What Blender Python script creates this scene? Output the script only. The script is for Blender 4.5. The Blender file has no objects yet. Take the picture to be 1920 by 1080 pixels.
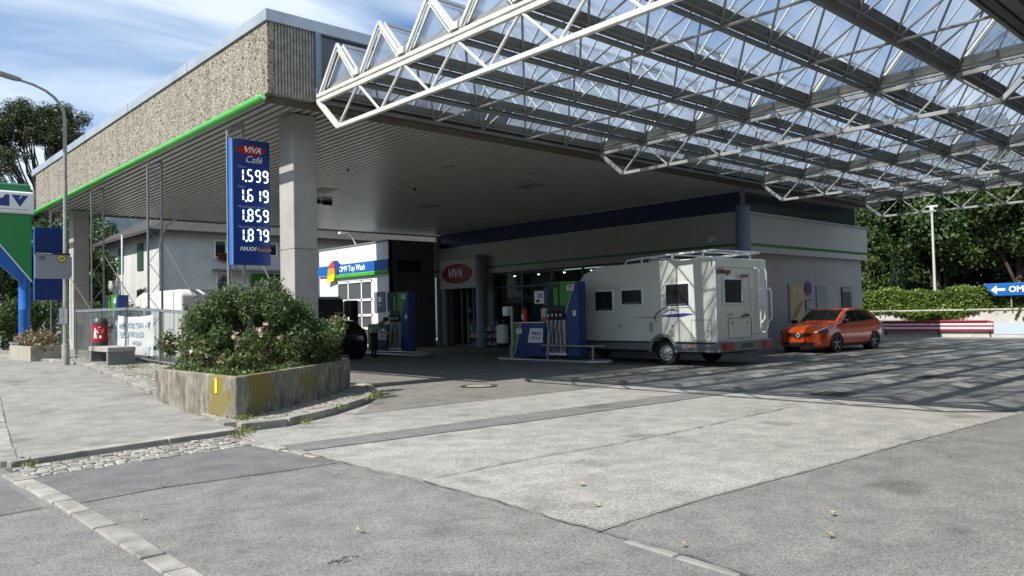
import bpy, bmesh, math, random
import numpy as np
from mathutils import Vector, Matrix

# ---------------------------------------------------------------- camera, sky, sun
SC = bpy.context.scene
_f = 1452.9
A_ = np.array([-1330., -79., _f]); A_ /= np.linalg.norm(A_)
B_ = np.array([1588., -14., _f]); B_ /= np.linalg.norm(B_)
U_ = np.cross(B_, A_); U_ /= np.linalg.norm(U_)
if U_[1] < 0: U_ = -U_
cam = bpy.data.cameras.new('camera'); camo = bpy.data.objects.new('camera', cam)
SC.collection.objects.link(camo); SC.camera = camo
M = Matrix(((B_[0], B_[1], -B_[2], 0), (A_[0], A_[1], -A_[2], 0), (U_[0], U_[1], -U_[2], 1.5), (0, 0, 0, 1)))
camo.matrix_world = M
cam.sensor_width = 36; cam.lens = _f/1920*36; cam.clip_end = 6000; cam.clip_start = .05

SUN = Vector((-.92, .02, 1.0)).normalized()            # towards the sun
el = math.asin(SUN.z); az = math.atan2(SUN.x, SUN.y)
W = bpy.data.worlds.new("World"); SC.world = W; W.use_nodes = True
nt = W.node_tree; nt.nodes.clear()
def N(nt, t, **k):
    n = nt.nodes.new(t)
    for a, b in k.items(): setattr(n, a, b)
    return n
out = N(nt, 'ShaderNodeOutputWorld'); bg = N(nt, 'ShaderNodeBackground')
sky = N(nt, 'ShaderNodeTexSky', sky_type='NISHITA'); sky.sun_disc = False
sky.sun_elevation = el; sky.sun_rotation = az; sky.air_density = 1.0; sky.dust_density = .6; sky.ozone_density = 2.2
tc = N(nt, 'ShaderNodeTexCoord')
sep = N(nt, 'ShaderNodeSeparateXYZ'); nt.links.new(tc.outputs['Generated'], sep.inputs[0])
addz = N(nt, 'ShaderNodeMath', operation='ADD'); nt.links.new(sep.outputs['Z'], addz.inputs[0]); addz.inputs[1].default_value = .18
dx = N(nt, 'ShaderNodeMath', operation='DIVIDE'); dy = N(nt, 'ShaderNodeMath', operation='DIVIDE')
nt.links.new(sep.outputs['X'], dx.inputs[0]); nt.links.new(addz.outputs[0], dx.inputs[1])
nt.links.new(sep.outputs['Y'], dy.inputs[0]); nt.links.new(addz.outputs[0], dy.inputs[1])
cmb = N(nt, 'ShaderNodeCombineXYZ'); nt.links.new(dx.outputs[0], cmb.inputs[0]); nt.links.new(dy.outputs[0], cmb.inputs[1])
mp = N(nt, 'ShaderNodeMapping'); mp.inputs['Rotation'].default_value = (0, 0, math.radians(62)); mp.inputs['Scale'].default_value = (.55, 1.7, 1)
nt.links.new(cmb.outputs[0], mp.inputs[0])
nz = N(nt, 'ShaderNodeTexNoise'); nz.inputs['Scale'].default_value = 1.15; nz.inputs['Detail'].default_value = 7; nz.inputs['Roughness'].default_value = .52; nz.inputs['Distortion'].default_value = .7
nt.links.new(mp.outputs[0], nz.inputs['Vector'])
cr = N(nt, 'ShaderNodeValToRGB'); cr.color_ramp.elements[0].position = .34; cr.color_ramp.elements[1].position = .61
nt.links.new(nz.outputs['Fac'], cr.inputs[0])
cm = N(nt, 'ShaderNodeMath', operation='MULTIPLY'); nt.links.new(cr.outputs[0], cm.inputs[0]); cm.inputs[1].default_value = .8
mix = N(nt, 'ShaderNodeMixRGB'); nt.links.new(cm.outputs[0], mix.inputs[0]); hs = N(nt, 'ShaderNodeHueSaturation'); hs.inputs['Saturation'].default_value = 1.3; hs.inputs['Value'].default_value = 1.25; nt.links.new(sky.outputs[0], hs.inputs['Color']); nt.links.new(hs.outputs[0], mix.inputs[1]); mix.inputs[2].default_value = (8.4, 9.2, 10.3, 1)
nt.links.new(mix.outputs[0], bg.inputs[0]); bg.inputs[1].default_value = .092
nt.links.new(bg.outputs[0], out.inputs[0])

sl = bpy.data.lights.new('sun', 'SUN'); sl.energy = 5.0; sl.angle = math.radians(.53); sl.color = (1, .97, .92)
so = bpy.data.objects.new('sun', sl); SC.collection.objects.link(so); so.rotation_euler = SUN.to_track_quat('Z', 'Y').to_euler(); so.location = (-20, 0, 30)
SC.view_settings.view_transform = 'Standard'; SC.view_settings.look = 'None'; SC.view_settings.exposure = .42; SC.view_settings.gamma = 1
SC.cycles.max_bounces = 6; SC.cycles.transparent_max_bounces = 14; SC.cycles.diffuse_bounces = 3; SC.cycles.glossy_bounces = 3
SC.cycles.caustics_reflective = False; SC.cycles.caustics_refractive = False; SC.cycles.sample_clamp_indirect = 6
rnd = random.Random(7); RS = np.random.RandomState(11)
C = SC.collection.objects

# ---------------------------------------------------------------- materials
MATS = {}
def mat(name, col=(.5, .5, .5), rough=.6, metal=0, spec=.5, noise=None, scale=8, bump=0, bscale=40, emit=None, coat=0, detail=6):
    """noise = second colour mixed in by large noise; fine bump of its own scale"""
    if name in MATS: return MATS[name]
    m = bpy.data.materials.new(name); m.use_nodes = True; t = m.node_tree
    p = t.nodes['Principled BSDF']; p.inputs['Base Color'].default_value = (*col, 1); p.inputs['Roughness'].default_value = rough
    p.inputs['Metallic'].default_value = metal; p.inputs['Specular IOR Level'].default_value = spec; p.inputs['Coat Weight'].default_value = coat; p.inputs['Coat Roughness'].default_value = .05
    c = N(t, 'ShaderNodeTexCoord')
    if noise:
        n = N(t, 'ShaderNodeTexNoise'); n.inputs['Scale'].default_value = scale; n.inputs['Detail'].default_value = detail; n.inputs['Roughness'].default_value = .65
        t.links.new(c.outputs['Object'], n.inputs['Vector'])
        r = N(t, 'ShaderNodeValToRGB'); r.color_ramp.elements[0].position = .36; r.color_ramp.elements[1].position = .68
        r.color_ramp.elements[0].color = (*col, 1); r.color_ramp.elements[1].color = (*noise, 1)
        t.links.new(n.outputs['Fac'], r.inputs[0]); t.links.new(r.outputs[0], p.inputs['Base Color'])
    if bump:
        n2 = N(t, 'ShaderNodeTexNoise'); n2.inputs['Scale'].default_value = bscale; n2.inputs['Detail'].default_value = 4
        t.links.new(c.outputs['Object'], n2.inputs['Vector'])
        b = N(t, 'ShaderNodeBump'); b.inputs['Strength'].default_value = bump; b.inputs['Distance'].default_value = .01
        t.links.new(n2.outputs['Fac'], b.inputs['Height']); t.links.new(b.outputs[0], p.inputs['Normal'])
    if emit:
        p.inputs['Emission Color'].default_value = (*emit[:3], 1); p.inputs['Emission Strength'].default_value = emit[3]
    MATS[name] = m; return m

def asphalt(name, c1, c2, c3, grain=260, big=.35, bump=.5, blot=None):
    """aggregate-grained asphalt: fine speckle, mid blotches, large stains"""
    m = bpy.data.materials.new(name); m.use_nodes = True; t = m.node_tree; p = t.nodes['Principled BSDF']; p.inputs['Roughness'].default_value = .88; p.inputs['Specular IOR Level'].default_value = .25
    g = N(t, 'ShaderNodeNewGeometry')
    v = N(t, 'ShaderNodeTexVoronoi'); v.inputs['Scale'].default_value = grain*.26; t.links.new(g.outputs['Position'], v.inputs['Vector'])
    n1 = N(t, 'ShaderNodeTexNoise'); n1.inputs['Scale'].default_value = 62; n1.inputs['Detail'].default_value = 5; n1.inputs['Roughness'].default_value = .75
    n2 = N(t, 'ShaderNodeTexNoise'); n2.inputs['Scale'].default_value = big; n2.inputs['Detail'].default_value = 8; n2.inputs['Roughness'].default_value = .62
    n3 = N(t, 'ShaderNodeTexNoise'); n3.inputs['Scale'].default_value = 3.1; n3.inputs['Detail'].default_value = 6
    for n in (n1, n2, n3): t.links.new(g.outputs['Position'], n.inputs['Vector'])
    r1 = N(t, 'ShaderNodeValToRGB'); r1.color_ramp.elements[0].color = (*c1, 1); r1.color_ramp.elements[1].color = (*c2, 1); r1.color_ramp.elements[0].position = .33; r1.color_ramp.elements[1].position = .68
    t.links.new(n1.outputs['Fac'], r1.inputs[0])
    r2 = N(t, 'ShaderNodeValToRGB'); r2.color_ramp.elements[0].position = .38; r2.color_ramp.elements[1].position = .66; t.links.new(n2.outputs['Fac'], r2.inputs[0])
    mx = N(t, 'ShaderNodeMixRGB'); t.links.new(r2.outputs[0], mx.inputs[0]); t.links.new(r1.outputs[0], mx.inputs[1]); mx.inputs[2].default_value = (*c3, 1)
    mf = N(t, 'ShaderNodeMath', operation='MULTIPLY'); t.links.new(r2.outputs[0], mf.inputs[0]); mf.inputs[1].default_value = .6; t.links.new(mf.outputs[0], mx.inputs[0])
    # per-stone tint
    sp = N(t, 'ShaderNodeMixRGB', blend_type='MULTIPLY'); sp.inputs[0].default_value = .62
    rv = N(t, 'ShaderNodeValToRGB'); rv.color_ramp.elements[0].color = (.42, .42, .42, 1); rv.color_ramp.elements[1].color = (1.5, 1.5, 1.47, 1)
    sx = N(t, 'ShaderNodeSeparateXYZ'); t.links.new(v.outputs['Color'], sx.inputs[0]); t.links.new(sx.outputs[0], rv.inputs[0])
    t.links.new(mx.outputs[0], sp.inputs[1]); t.links.new(rv.outputs[0], sp.inputs[2])
    r3 = N(t, 'ShaderNodeValToRGB'); r3.color_ramp.elements[0].color = (.82, .82, .83, 1); r3.color_ramp.elements[1].color = (1.08, 1.07, 1.05, 1); r3.color_ramp.elements[0].position = .35; r3.color_ramp.elements[1].position = .65
    t.links.new(n3.outputs['Fac'], r3.inputs[0])
    m2 = N(t, 'ShaderNodeMixRGB', blend_type='MULTIPLY'); m2.inputs[0].default_value = 1; t.links.new(sp.outputs[0], m2.inputs[1]); t.links.new(r3.outputs[0], m2.inputs[2])
    n5 = N(t, 'ShaderNodeTexNoise'); n5.inputs['Scale'].default_value = 1.25; n5.inputs['Detail'].default_value = 3; n5.inputs['Roughness'].default_value = .45; t.links.new(g.outputs['Position'], n5.inputs['Vector'])
    r5 = N(t, 'ShaderNodeValToRGB'); r5.color_ramp.elements[0].position = .62; r5.color_ramp.elements[1].position = .70; r5.color_ramp.elements[0].color = (1, 1, 1, 1); r5.color_ramp.elements[1].color = (.74, .73, .72, 1); t.links.new(n5.outputs['Fac'], r5.inputs[0])
    m5 = N(t, 'ShaderNodeMixRGB', blend_type='MULTIPLY'); m5.inputs[0].default_value = 1; t.links.new(m2.outputs[0], m5.inputs[1]); t.links.new(r5.outputs[0], m5.inputs[2])
    t.links.new(m5.outputs[0], p.inputs['Base Color'])
    b = N(t, 'ShaderNodeBump'); b.inputs['Strength'].default_value = bump; b.inputs['Distance'].default_value = .006
    t.links.new(v.outputs['Distance'], b.inputs['Height']); t.links.new(b.outputs[0], p.inputs['Normal'])
    MATS[name] = m; return m

def leafmat(name, cols, rough=.5, trans=.3):
    m = bpy.data.materials.new(name); m.use_nodes = True; t = m.node_tree; p = t.nodes['Principled BSDF']; o = t.nodes['Material Output']
    g = N(t, 'ShaderNodeNewGeometry'); r = N(t, 'ShaderNodeValToRGB')
    r.color_ramp.elements[0].color = (*cols[0], 1); r.color_ramp.elements[1].color = (*cols[-1], 1)
    for i, c in enumerate(cols[1:-1]):
        e = r.color_ramp.elements.new((i+1)/(len(cols)-1)); e.color = (*c, 1)
    t.links.new(g.outputs['Random Per Island'], r.inputs[0]); t.links.new(r.outputs[0], p.inputs['Base Color']); p.inputs['Roughness'].default_value = rough; p.inputs['Specular IOR Level'].default_value = .4
    tr = N(t, 'ShaderNodeBsdfTranslucent'); t.links.new(r.outputs[0], tr.inputs[0])
    ms = N(t, 'ShaderNodeMixShader'); ms.inputs[0].default_value = trans
    t.links.new(p.outputs[0], ms.inputs[1]); t.links.new(tr.outputs[0], ms.inputs[2]); t.links.new(ms.outputs[0], o.inputs[0])
    MATS[name] = m; return m

def glassmat(name, tint=(.8, .85, .85), alpha=.6, rough=.08, diffuse=None, dfac=.0, pane=False):
    """thin pane: tinted see-through + mirror reflection (+ optional dusty film)"""
    m = bpy.data.materials.new(name); m.use_nodes = True; t = m.node_tree; t.nodes.remove(t.nodes['Principled BSDF']); o = t.nodes['Material Output']
    tr = N(t, 'ShaderNodeBsdfTransparent'); tr.inputs[0].default_value = (*[c*alpha for c in tint], 1)
    gl = N(t, 'ShaderNodeBsdfGlossy'); gl.inputs['Roughness'].default_value = rough; gl.inputs[0].default_value = (.9, .92, .92, 1)
    lw = N(t, 'ShaderNodeLayerWeight'); lw.inputs[0].default_value = .5; pw = N(t, 'ShaderNodeMath', operation='POWER'); pw.inputs[1].default_value = 4.5; t.links.new(lw.outputs['Facing'], pw.inputs[0])
    fr = N(t, 'ShaderNodeMapRange'); fr.inputs[3].default_value = .05; fr.inputs[4].default_value = .75; t.links.new(pw.outputs[0], fr.inputs[0])
    a = N(t, 'ShaderNodeMixShader'); t.links.new(fr.outputs[0], a.inputs[0]); t.links.new(tr.outputs[0], a.inputs[1]); t.links.new(gl.outputs[0], a.inputs[2])
    last = a
    if diffuse:
        df = N(t, 'ShaderNodeBsdfDiffuse'); df.inputs[0].default_value = (*diffuse, 1)
        tl = N(t, 'ShaderNodeBsdfTranslucent'); tl.inputs[0].default_value = (*diffuse, 1)
        ds = N(t, 'ShaderNodeMixShader'); ds.inputs[0].default_value = .5; t.links.new(df.outputs[0], ds.inputs[1]); t.links.new(tl.outputs[0], ds.inputs[2])
        g = N(t, 'ShaderNodeTexCoord'); n = N(t, 'ShaderNodeTexNoise'); n.inputs['Scale'].default_value = 1.7; n.inputs['Detail'].default_value = 6; t.links.new(g.outputs['Object'], n.inputs['Vector'])
        mm = N(t, 'ShaderNodeMapRange'); mm.inputs[1].default_value = .35; mm.inputs[2].default_value = .7; mm.inputs[3].default_value = dfac*.5; mm.inputs[4].default_value = dfac*1.6; t.links.new(n.outputs['Fac'], mm.inputs[0])
        if pane:
            gp_ = N(t, 'ShaderNodeNewGeometry'); rp = N(t, 'ShaderNodeValToRGB'); rp.color_ramp.interpolation = 'CONSTANT'; e_ = rp.color_ramp.elements; e_[0].color = (.12, .12, .12, 1); e_[1].position = .24; e_[1].color = (1, 1, 1, 1); x_ = e_.new(.6); x_.color = (1.35, 1.35, 1.35, 1)
            t.links.new(gp_.outputs['Random Per Island'], rp.inputs[0]); mq = N(t, 'ShaderNodeMath', operation='MULTIPLY'); t.links.new(mm.outputs[0], mq.inputs[0]); t.links.new(rp.outputs[0], mq.inputs[1]); mm = mq
        b = N(t, 'ShaderNodeMixShader'); t.links.new(mm.outputs[0], b.inputs[0]); t.links.new(a.outputs[0], b.inputs[1]); t.links.new(ds.outputs[0], b.inputs[2]); last = b
    t.links.new(last.outputs[0], o.inputs[0]); MATS[name] = m; return m

# ---------------------------------------------------------------- mesh builder and object helpers
class MB:
    def __init__(s): s.v = []; s.f = []; s.m = []
    def add(s, vs, fs, mi=0):
        o = len(s.v); s.v += [tuple(float(c) for c in v) for v in vs]; s.f += [tuple(i+o for i in f) for f in fs]; s.m += [mi]*len(fs)
        return s
    def box(s, x0, x1, y0, y1, z0, z1, mi=0):
        return s.add([(x0,y0,z0),(x1,y0,z0),(x1,y1,z0),(x0,y1,z0),(x0,y0,z1),(x1,y0,z1),(x1,y1,z1),(x0,y1,z1)],
                     [(0,3,2,1),(4,5,6,7),(0,1,5,4),(1,2,6,5),(2,3,7,6),(3,0,4,7)], mi)
    def bar(s, p, q, w, h=None, up=(0,0,1), mi=0):
        h = h or w; p = Vector(p); q = Vector(q); d = (q-p).normalized(); u = Vector(up)
        if abs(d.dot(u)) > .98: u = Vector((0,1,0))
        a = d.cross(u).normalized(); b = a.cross(d).normalized(); vs = []
        for c in (p, q):
            for i, j in ((-1,-1),(1,-1),(1,1),(-1,1)): vs.append(c+a*(i*w/2)+b*(j*h/2))
        return s.add(vs, [(0,3,2,1),(4,5,6,7),(0,1,5,4),(1,2,6,5),(2,3,7,6),(3,0,4,7)], mi)
    def tube(s, pts, r, n=10, mi=0, cap=True):
        pts = [Vector(p) for p in pts]; rs = r if isinstance(r, (list, tuple)) else [r]*len(pts); vs = []; fs = []
        d0 = (pts[1]-pts[0]).normalized(); u = Vector((0,0,1)) if abs(d0.z) < .9 else Vector((0,1,0)); a = d0.cross(u).normalized()
        for i, c in enumerate(pts):
            d = (pts[min(i+1, len(pts)-1)]-pts[max(i-1, 0)]).normalized(); a = (a-d*a.dot(d)).normalized(); b = d.cross(a)
            for k in range(n):
                t = 2*math.pi*k/n; vs.append(c+(a*math.cos(t)+b*math.sin(t))*rs[i])
        for i in range(len(pts)-1):
            for k in range(n): fs.append((i*n+k, i*n+(k+1)%n, (i+1)*n+(k+1)%n, (i+1)*n+k))
        if cap: fs.append(tuple(range(n))[::-1]); fs.append(tuple(range((len(pts)-1)*n, len(pts)*n)))
        return s.add(vs, fs, mi)
    def lathe(s, prof, c=(0,0,0), axis=(0,0,1), n=24, mi=0, cap=True):
        """prof = [(radius, height)] along axis from c"""
        ax = Vector(axis).normalized(); u = Vector((0,0,1)) if abs(ax.z) < .9 else Vector((1,0,0)); a = ax.cross(u).normalized(); b = ax.cross(a); c = Vector(c); vs = []; fs = []
        for r, h in prof:
            for k in range(n):
                t = 2*math.pi*k/n; vs.append(c+ax*h+(a*math.cos(t)+b*math.sin(t))*max(r, 1e-4))
        for i in range(len(prof)-1):
            for k in range(n): fs.append((i*n+k, i*n+(k+1)%n, (i+1)*n+(k+1)%n, (i+1)*n+k))
        if cap: fs.append(tuple(range(n))[::-1]); fs.append(tuple(range((len(prof)-1)*n, len(prof)*n)))
        return s.add(vs, fs, mi)
    def prism(s, poly, f0, f1, mi=0):
        """poly of 2-D points, f0/f1 map (a,b) to the two faces"""
        n = len(poly); vs = [f0(*p) for p in poly]+[f1(*p) for p in poly]
        return s.add(vs, [tuple(range(n))[::-1], tuple(range(n, 2*n))]+[(i, (i+1)%n, n+(i+1)%n, n+i) for i in range(n)], mi)
    def px(s, poly, x0, x1, mi=0): return s.prism(poly, lambda a, b: (x0, a, b), lambda a, b: (x1, a, b), mi)
    def py(s, poly, y0, y1, mi=0): return s.prism(poly, lambda a, b: (a, y0, b), lambda a, b: (a, y1, b), mi)
    def pz(s, poly, z0, z1, mi=0): return s.prism(poly, lambda a, b: (a, b, z0), lambda a, b: (a, b, z1), mi)
    def quad(s, a, b, c, d, mi=0): return s.add([a, b, c, d], [(0,1,2,3)], mi)
    def build(s, name, mats, parent=None, bevel=0, smooth=False, off=None, segs=2):
        me = bpy.data.meshes.new(name); me.from_pydata(s.v, [], s.f)
        if not isinstance(mats, (list, tuple)): mats = [mats]
        for m in mats: me.materials.append(m)
        if len(mats) > 1: me.polygons.foreach_set('material_index', s.m)
        o = bpy.data.objects.new(name, me); C.link(o)
        if parent is not None:
            o.parent = parent
            r = parent
            while r.parent: r = r.parent
            if off is None: off = r.location
        if off is not None and parent is not None:
            me.transform(Matrix.Translation(-Vector(off)))
        bm = bmesh.new(); bm.from_mesh(me); bmesh.ops.recalc_face_normals(bm, faces=bm.faces)
        if smooth:
            for f in bm.faces: f.smooth = True
            for e in bm.edges:
                if len(e.link_faces) == 2 and e.calc_face_angle(0) > math.radians(38): e.smooth = False
        bm.to_mesh(me); bm.free()
        if bevel:
            b = o.modifiers.new('bevel', 'BEVEL'); b.width = bevel; b.segments = segs; b.limit_method = 'ANGLE'; b.angle_limit = math.radians(35)
        return o
ZERO = (0, 0, 0)
def each(mb, name, mats, parent, **k):
    """build every connected piece of mb as its own part"""
    par = list(range(len(mb.v)))
    def find(a):
        while par[a] != a: par[a] = par[par[a]]; a = par[a]
        return a
    for f in mb.f:
        for q in f[1:]: par[find(q)] = find(f[0])
    grp = {}
    for f, m in zip(mb.f, mb.m): grp.setdefault(find(f[0]), []).append((f, m))
    for fs in grp.values():
        ids = sorted({q for f, _ in fs for q in f}); mp = {q: i for i, q in enumerate(ids)}; n = MB()
        n.v = [mb.v[q] for q in ids]; n.f = [tuple(mp[q] for q in f) for f, _ in fs]; n.m = [m for _, m in fs]
        if isinstance(mats, (list, tuple)): mt = mats[n.m[0]]
        else: mt = mats
        n.build(name, mt, parent, **k)
def tag(o, label=None, cat=None, group=None, kind=None):
    if label: o['label'] = label
    if cat: o['category'] = cat
    if group: o['group'] = group
    if kind: o['kind'] = kind
    return o
def thing(name, label, cat, loc=(0,0,0), rz=0, group=None):
    o = bpy.data.objects.new(name, None); C.link(o); o.location = loc; o.rotation_euler = (0, 0, rz); o.empty_display_size = .2
    return tag(o, label, cat, group)
def copy_tree(o, parent=None):
    c = o.copy(); C.link(c)
    if parent: c.parent = parent
    for ch in list(o.children): copy_tree(ch, c)
    return c
def text(body, size, mt, parent, name='lettering', loc=(0,0,0), rot=(0,0,0), depth=.004, shear=0, align='CENTER', sx=1, bold=0, off=None):
    cu = bpy.data.curves.new('t', 'FONT'); cu.body = body; cu.size = size; cu.extrude = depth; cu.align_x = align; cu.align_y = 'CENTER'; cu.shear = shear; cu.offset = bold; cu.resolution_u = 3
    to = bpy.data.objects.new('t', cu); C.link(to); bpy.context.view_layer.update()
    me = bpy.data.meshes.new_from_object(to.evaluated_get(bpy.context.evaluated_depsgraph_get())); bpy.data.objects.remove(to)
    me.transform(Matrix.LocRotScale(Vector(loc), __import__('mathutils').Euler(rot), Vector((sx, 1, 1))))
    r = parent
    while r and r.parent: r = r.parent
    o2 = off if off is not None else (r.location if r else (0,0,0))
    me.transform(Matrix.Translation(-Vector(o2)))
    me.materials.clear(); me.materials.append(mt)
    o = bpy.data.objects.new(name, me); C.link(o); o.parent = parent
    return o
R90 = math.radians(90)
FACE_Y = (R90, 0, 0)            # text read by someone looking along +Y
FACE_X = (R90, 0, -R90)         # text read by someone looking along +X
def leaves(name, mt, parent, pts, size, nrm=None, off=None, aspect=.55, jit=.5, flat=0.):
    """one diamond leaf face per point"""
    pts = np.asarray(pts, float); n = len(pts); d = RS.normal(size=(n, 3))
    if nrm is not None: d = d*jit+np.asarray(nrm)
    d /= np.linalg.norm(d, axis=1)[:, None]+1e-9
    t = RS.normal(size=(n, 3)); t[:, 2] -= flat; t -= d*(t*d).sum(1)[:, None]; t /= np.linalg.norm(t, axis=1)[:, None]+1e-9
    b = np.cross(d, t); s = (size*(.6+.8*RS.rand(n)))[:, None]
    v = np.stack([pts-t*s, pts+b*s*aspect+d*s*.15, pts+t*s, pts-b*s*aspect+d*s*.15], 1).reshape(-1, 3)
    if off is not None: v = v-np.asarray(off)
    me = bpy.data.meshes.new(name); me.vertices.add(4*n); me.vertices.foreach_set('co', v.ravel().astype(np.float32))
    me.loops.add(4*n); me.loops.foreach_set('vertex_index', np.arange(4*n, dtype=np.int32)); me.polygons.add(n)
    me.polygons.foreach_set('loop_start', np.arange(0, 4*n, 4, dtype=np.int32)); me.update(calc_edges=True); me.materials.append(mt)
    o = bpy.data.objects.new(name, me); C.link(o)
    if parent: o.parent = parent
    return o
def clumps(n, centers, radii, shell=.45):
    """points in fuzzy ellipsoid clumps -> (points, outward normals)"""
    centers = np.asarray(centers, float); radii = np.asarray(radii, float)
    if radii.ndim == 1: radii = np.repeat(radii[:, None], 3, 1)
    w = (radii.prod(1))**(2/3.); k = RS.choice(len(centers), n, p=w/w.sum()); d = RS.normal(size=(n, 3)); d /= np.linalg.norm(d, axis=1)[:, None]
    r = 1-shell*RS.rand(n)**1.5+RS.normal(size=n)*.06
    return centers[k]+d*radii[k]*r[:, None], d

# ---------------------------------------------------------------- palette
M_metal = mat('galvanised_steel', (.36, .38, .38), .45, .6, noise=(.26, .28, .28), scale=5)
M_white_steel = mat('white_painted_steel', (.66, .655, .61), .45, noise=(.48, .47, .42), scale=3.5, detail=9)
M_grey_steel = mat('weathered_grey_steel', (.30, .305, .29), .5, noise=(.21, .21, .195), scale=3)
M_gutter = mat('gutter_grey', (.20, .20, .18), .6, noise=(.14, .14, .125), scale=1.5)
M_cap = mat('zinc_cap', (.44, .48, .51), .42, .35, noise=(.34, .38, .42), scale=1.2)
M_conc = mat('cast_concrete', (.40, .39, .355), .85, noise=(.27, .265, .24), scale=2.2, bump=.35, bscale=60)
M_green = mat('signal_green_paint', (.055, .43, .03), .32, noise=(.05, .36, .03), scale=1.2, coat=.3)
M_blue = mat('deep_blue_panel', (.008, .03, .17), .35, noise=(.01, .036, .19), scale=1)
M_bblue = mat('bright_and_sunlit_blue', (.015, .13, .46), .35, noise=(.015, .11, .40), scale=1)  # pylon paint, and the sunlit sides of the blue signs
M_white = mat('white_plastic', (.78, .79, .78), .4)
M_black = mat('black_rubber', (.015, .015, .016), .6)
M_dark = mat('dark_grey_plastic', (.045, .047, .05), .45)
M_red = mat('sign_red', (.42, .012, .015), .4)
M_letter = mat('white_lettering', (.85, .86, .87), .45)
M_chrome = mat('chrome', (.75, .75, .76), .15, 1)
M_rustw = mat('render_white', (.60, .60, .56), .85, noise=(.50, .50, .47), scale=1.1, bump=.15, bscale=90)
M_darkglass = mat('dark_window_glass', (.012, .014, .015), .06, 0, .8)
M_yellow = mat('sign_yellow', (.75, .55, .03), .5)
M_trunk = mat('bark', (.10, .075, .05), .9, noise=(.055, .042, .03), scale=9, bump=.8, bscale=25)

# aggregate concrete of the fascia
def aggregate():
    m = bpy.data.materials.new('exposed_aggregate'); m.use_nodes = True; t = m.node_tree; p = t.nodes['Principled BSDF']; p.inputs['Roughness'].default_value = .9
    g = N(t, 'ShaderNodeTexCoord'); v = N(t, 'ShaderNodeTexVoronoi'); v.inputs['Scale'].default_value = 30; t.links.new(g.outputs['Object'], v.inputs['Vector'])
    v2 = N(t, 'ShaderNodeTexVoronoi'); v2.inputs['Scale'].default_value = 17; t.links.new(g.outputs['Object'], v2.inputs['Vector'])
    sx = N(t, 'ShaderNodeSeparateXYZ'); t.links.new(v.outputs['Color'], sx.inputs[0]); r = N(t, 'ShaderNodeValToRGB'); e = r.color_ramp.elements
    e[0].color = (.085, .07, .053, 1); e[1].color = (.43, .39, .32, 1)
    for q, c in ((.16, (.22, .19, .148, 1)), (.4, (.30, .267, .213, 1)), (.75, (.36, .325, .263, 1))): x = e.new(q); x.color = c
    t.links.new(sx.outputs[0], r.inputs[0])
    r2 = N(t, 'ShaderNodeValToRGB'); r2.color_ramp.elements[0].position = .05; r2.color_ramp.elements[1].position = .16; r2.color_ramp.elements[0].color = (.3, .26, .22, 1)
    s2 = N(t, 'ShaderNodeSeparateXYZ'); t.links.new(v2.outputs['Color'], s2.inputs[0]); t.links.new(s2.outputs[1], r2.inputs[0])
    mx = N(t, 'ShaderNodeMixRGB', blend_type='MULTIPLY'); mx.inputs[0].default_value = .8; t.links.new(r.outputs[0], mx.inputs[1]); t.links.new(r2.outputs[0], mx.inputs[2])
    # soft rain streaks
    mp = N(t, 'ShaderNodeMapping'); mp.inputs['Scale'].default_value = (1.6, 1.6, .25); t.links.new(g.outputs['Object'], mp.inputs[0])
    n = N(t, 'ShaderNodeTexNoise'); n.inputs['Scale'].default_value = 1.4; n.inputs['Detail'].default_value = 5; t.links.new(mp.outputs[0], n.inputs['Vector'])
    r3 = N(t, 'ShaderNodeValToRGB'); r3.color_ramp.elements[0].color = (.78, .77, .75, 1); r3.color_ramp.elements[0].position = .36; r3.color_ramp.elements[1].position = .55; t.links.new(n.outputs['Fac'], r3.inputs[0])
    m3 = N(t, 'ShaderNodeMixRGB', blend_type='MULTIPLY'); m3.inputs[0].default_value = 1; t.links.new(mx.outputs[0], m3.inputs[1]); t.links.new(r3.outputs[0], m3.inputs[2])
    t.links.new(m3.outputs[0], p.inputs['Base Color'])
    b = N(t, 'ShaderNodeBump'); b.inputs['Strength'].default_value = 1; b.inputs['Distance'].default_value = .02; b.invert = True; t.links.new(v.outputs['Distance'], b.inputs['Height']); t.links.new(b.outputs[0], p.inputs['Normal'])
    return m
M_aggr = aggregate()

# ---------------------------------------------------------------- terrain
def smooth(a, b, x):
    t = min(1, max(0, (x-a)/(b-a))); return t*t*(3-2*t)
def g(x, y):
    s = min(max(y-12.5, 0), 7.5); return .065*s*(1-smooth(7.2, 8.6, x))
GX = sorted(set([-2000, -800, -300, -120, -50, -25, -12, -6, -3, 0, 1.5, 3, 4.5, 6] + [7.2+.14*i for i in range(11)] + [8.75, 10, 13, 18, 25, 40, 60, 100, 200, 500, 2000]))
GY = sorted(set([-2000, -500, -150, -50, -20, -8, -3, 0, 4, 8, 11, 12.5] + [12.5+.5*i for i in range(16)] + [22, 26, 32, 40, 60, 100, 200, 600, 2500]))
A_street = asphalt('street_asphalt', (.178, .175, .166), (.242, .237, .225), (.155, .152, .145), 360, .3, .5)
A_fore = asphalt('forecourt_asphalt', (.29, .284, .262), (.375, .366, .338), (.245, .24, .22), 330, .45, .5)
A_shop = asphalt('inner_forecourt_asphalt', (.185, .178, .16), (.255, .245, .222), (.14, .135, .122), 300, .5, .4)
A_dark = asphalt('patch_asphalt', (.165, .16, .155), (.21, .205, .198), (.15, .147, .142), 400, .8, .3)
A_patch = asphalt('smooth_asphalt_patch', (.145, .143, .14), (.195, .192, .188), (.13, .13, .128), 420, .5, .35)
A_walk = asphalt('sidewalk_asphalt', (.25, .245, .228), (.32, .313, .29), (.205, .20, .187), 360, .5, .35)
M_kerb = mat('granite_kerb', (.38, .36, .32), .85, noise=(.20, .19, .165), scale=3.5, bump=.5, bscale=70)
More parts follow.
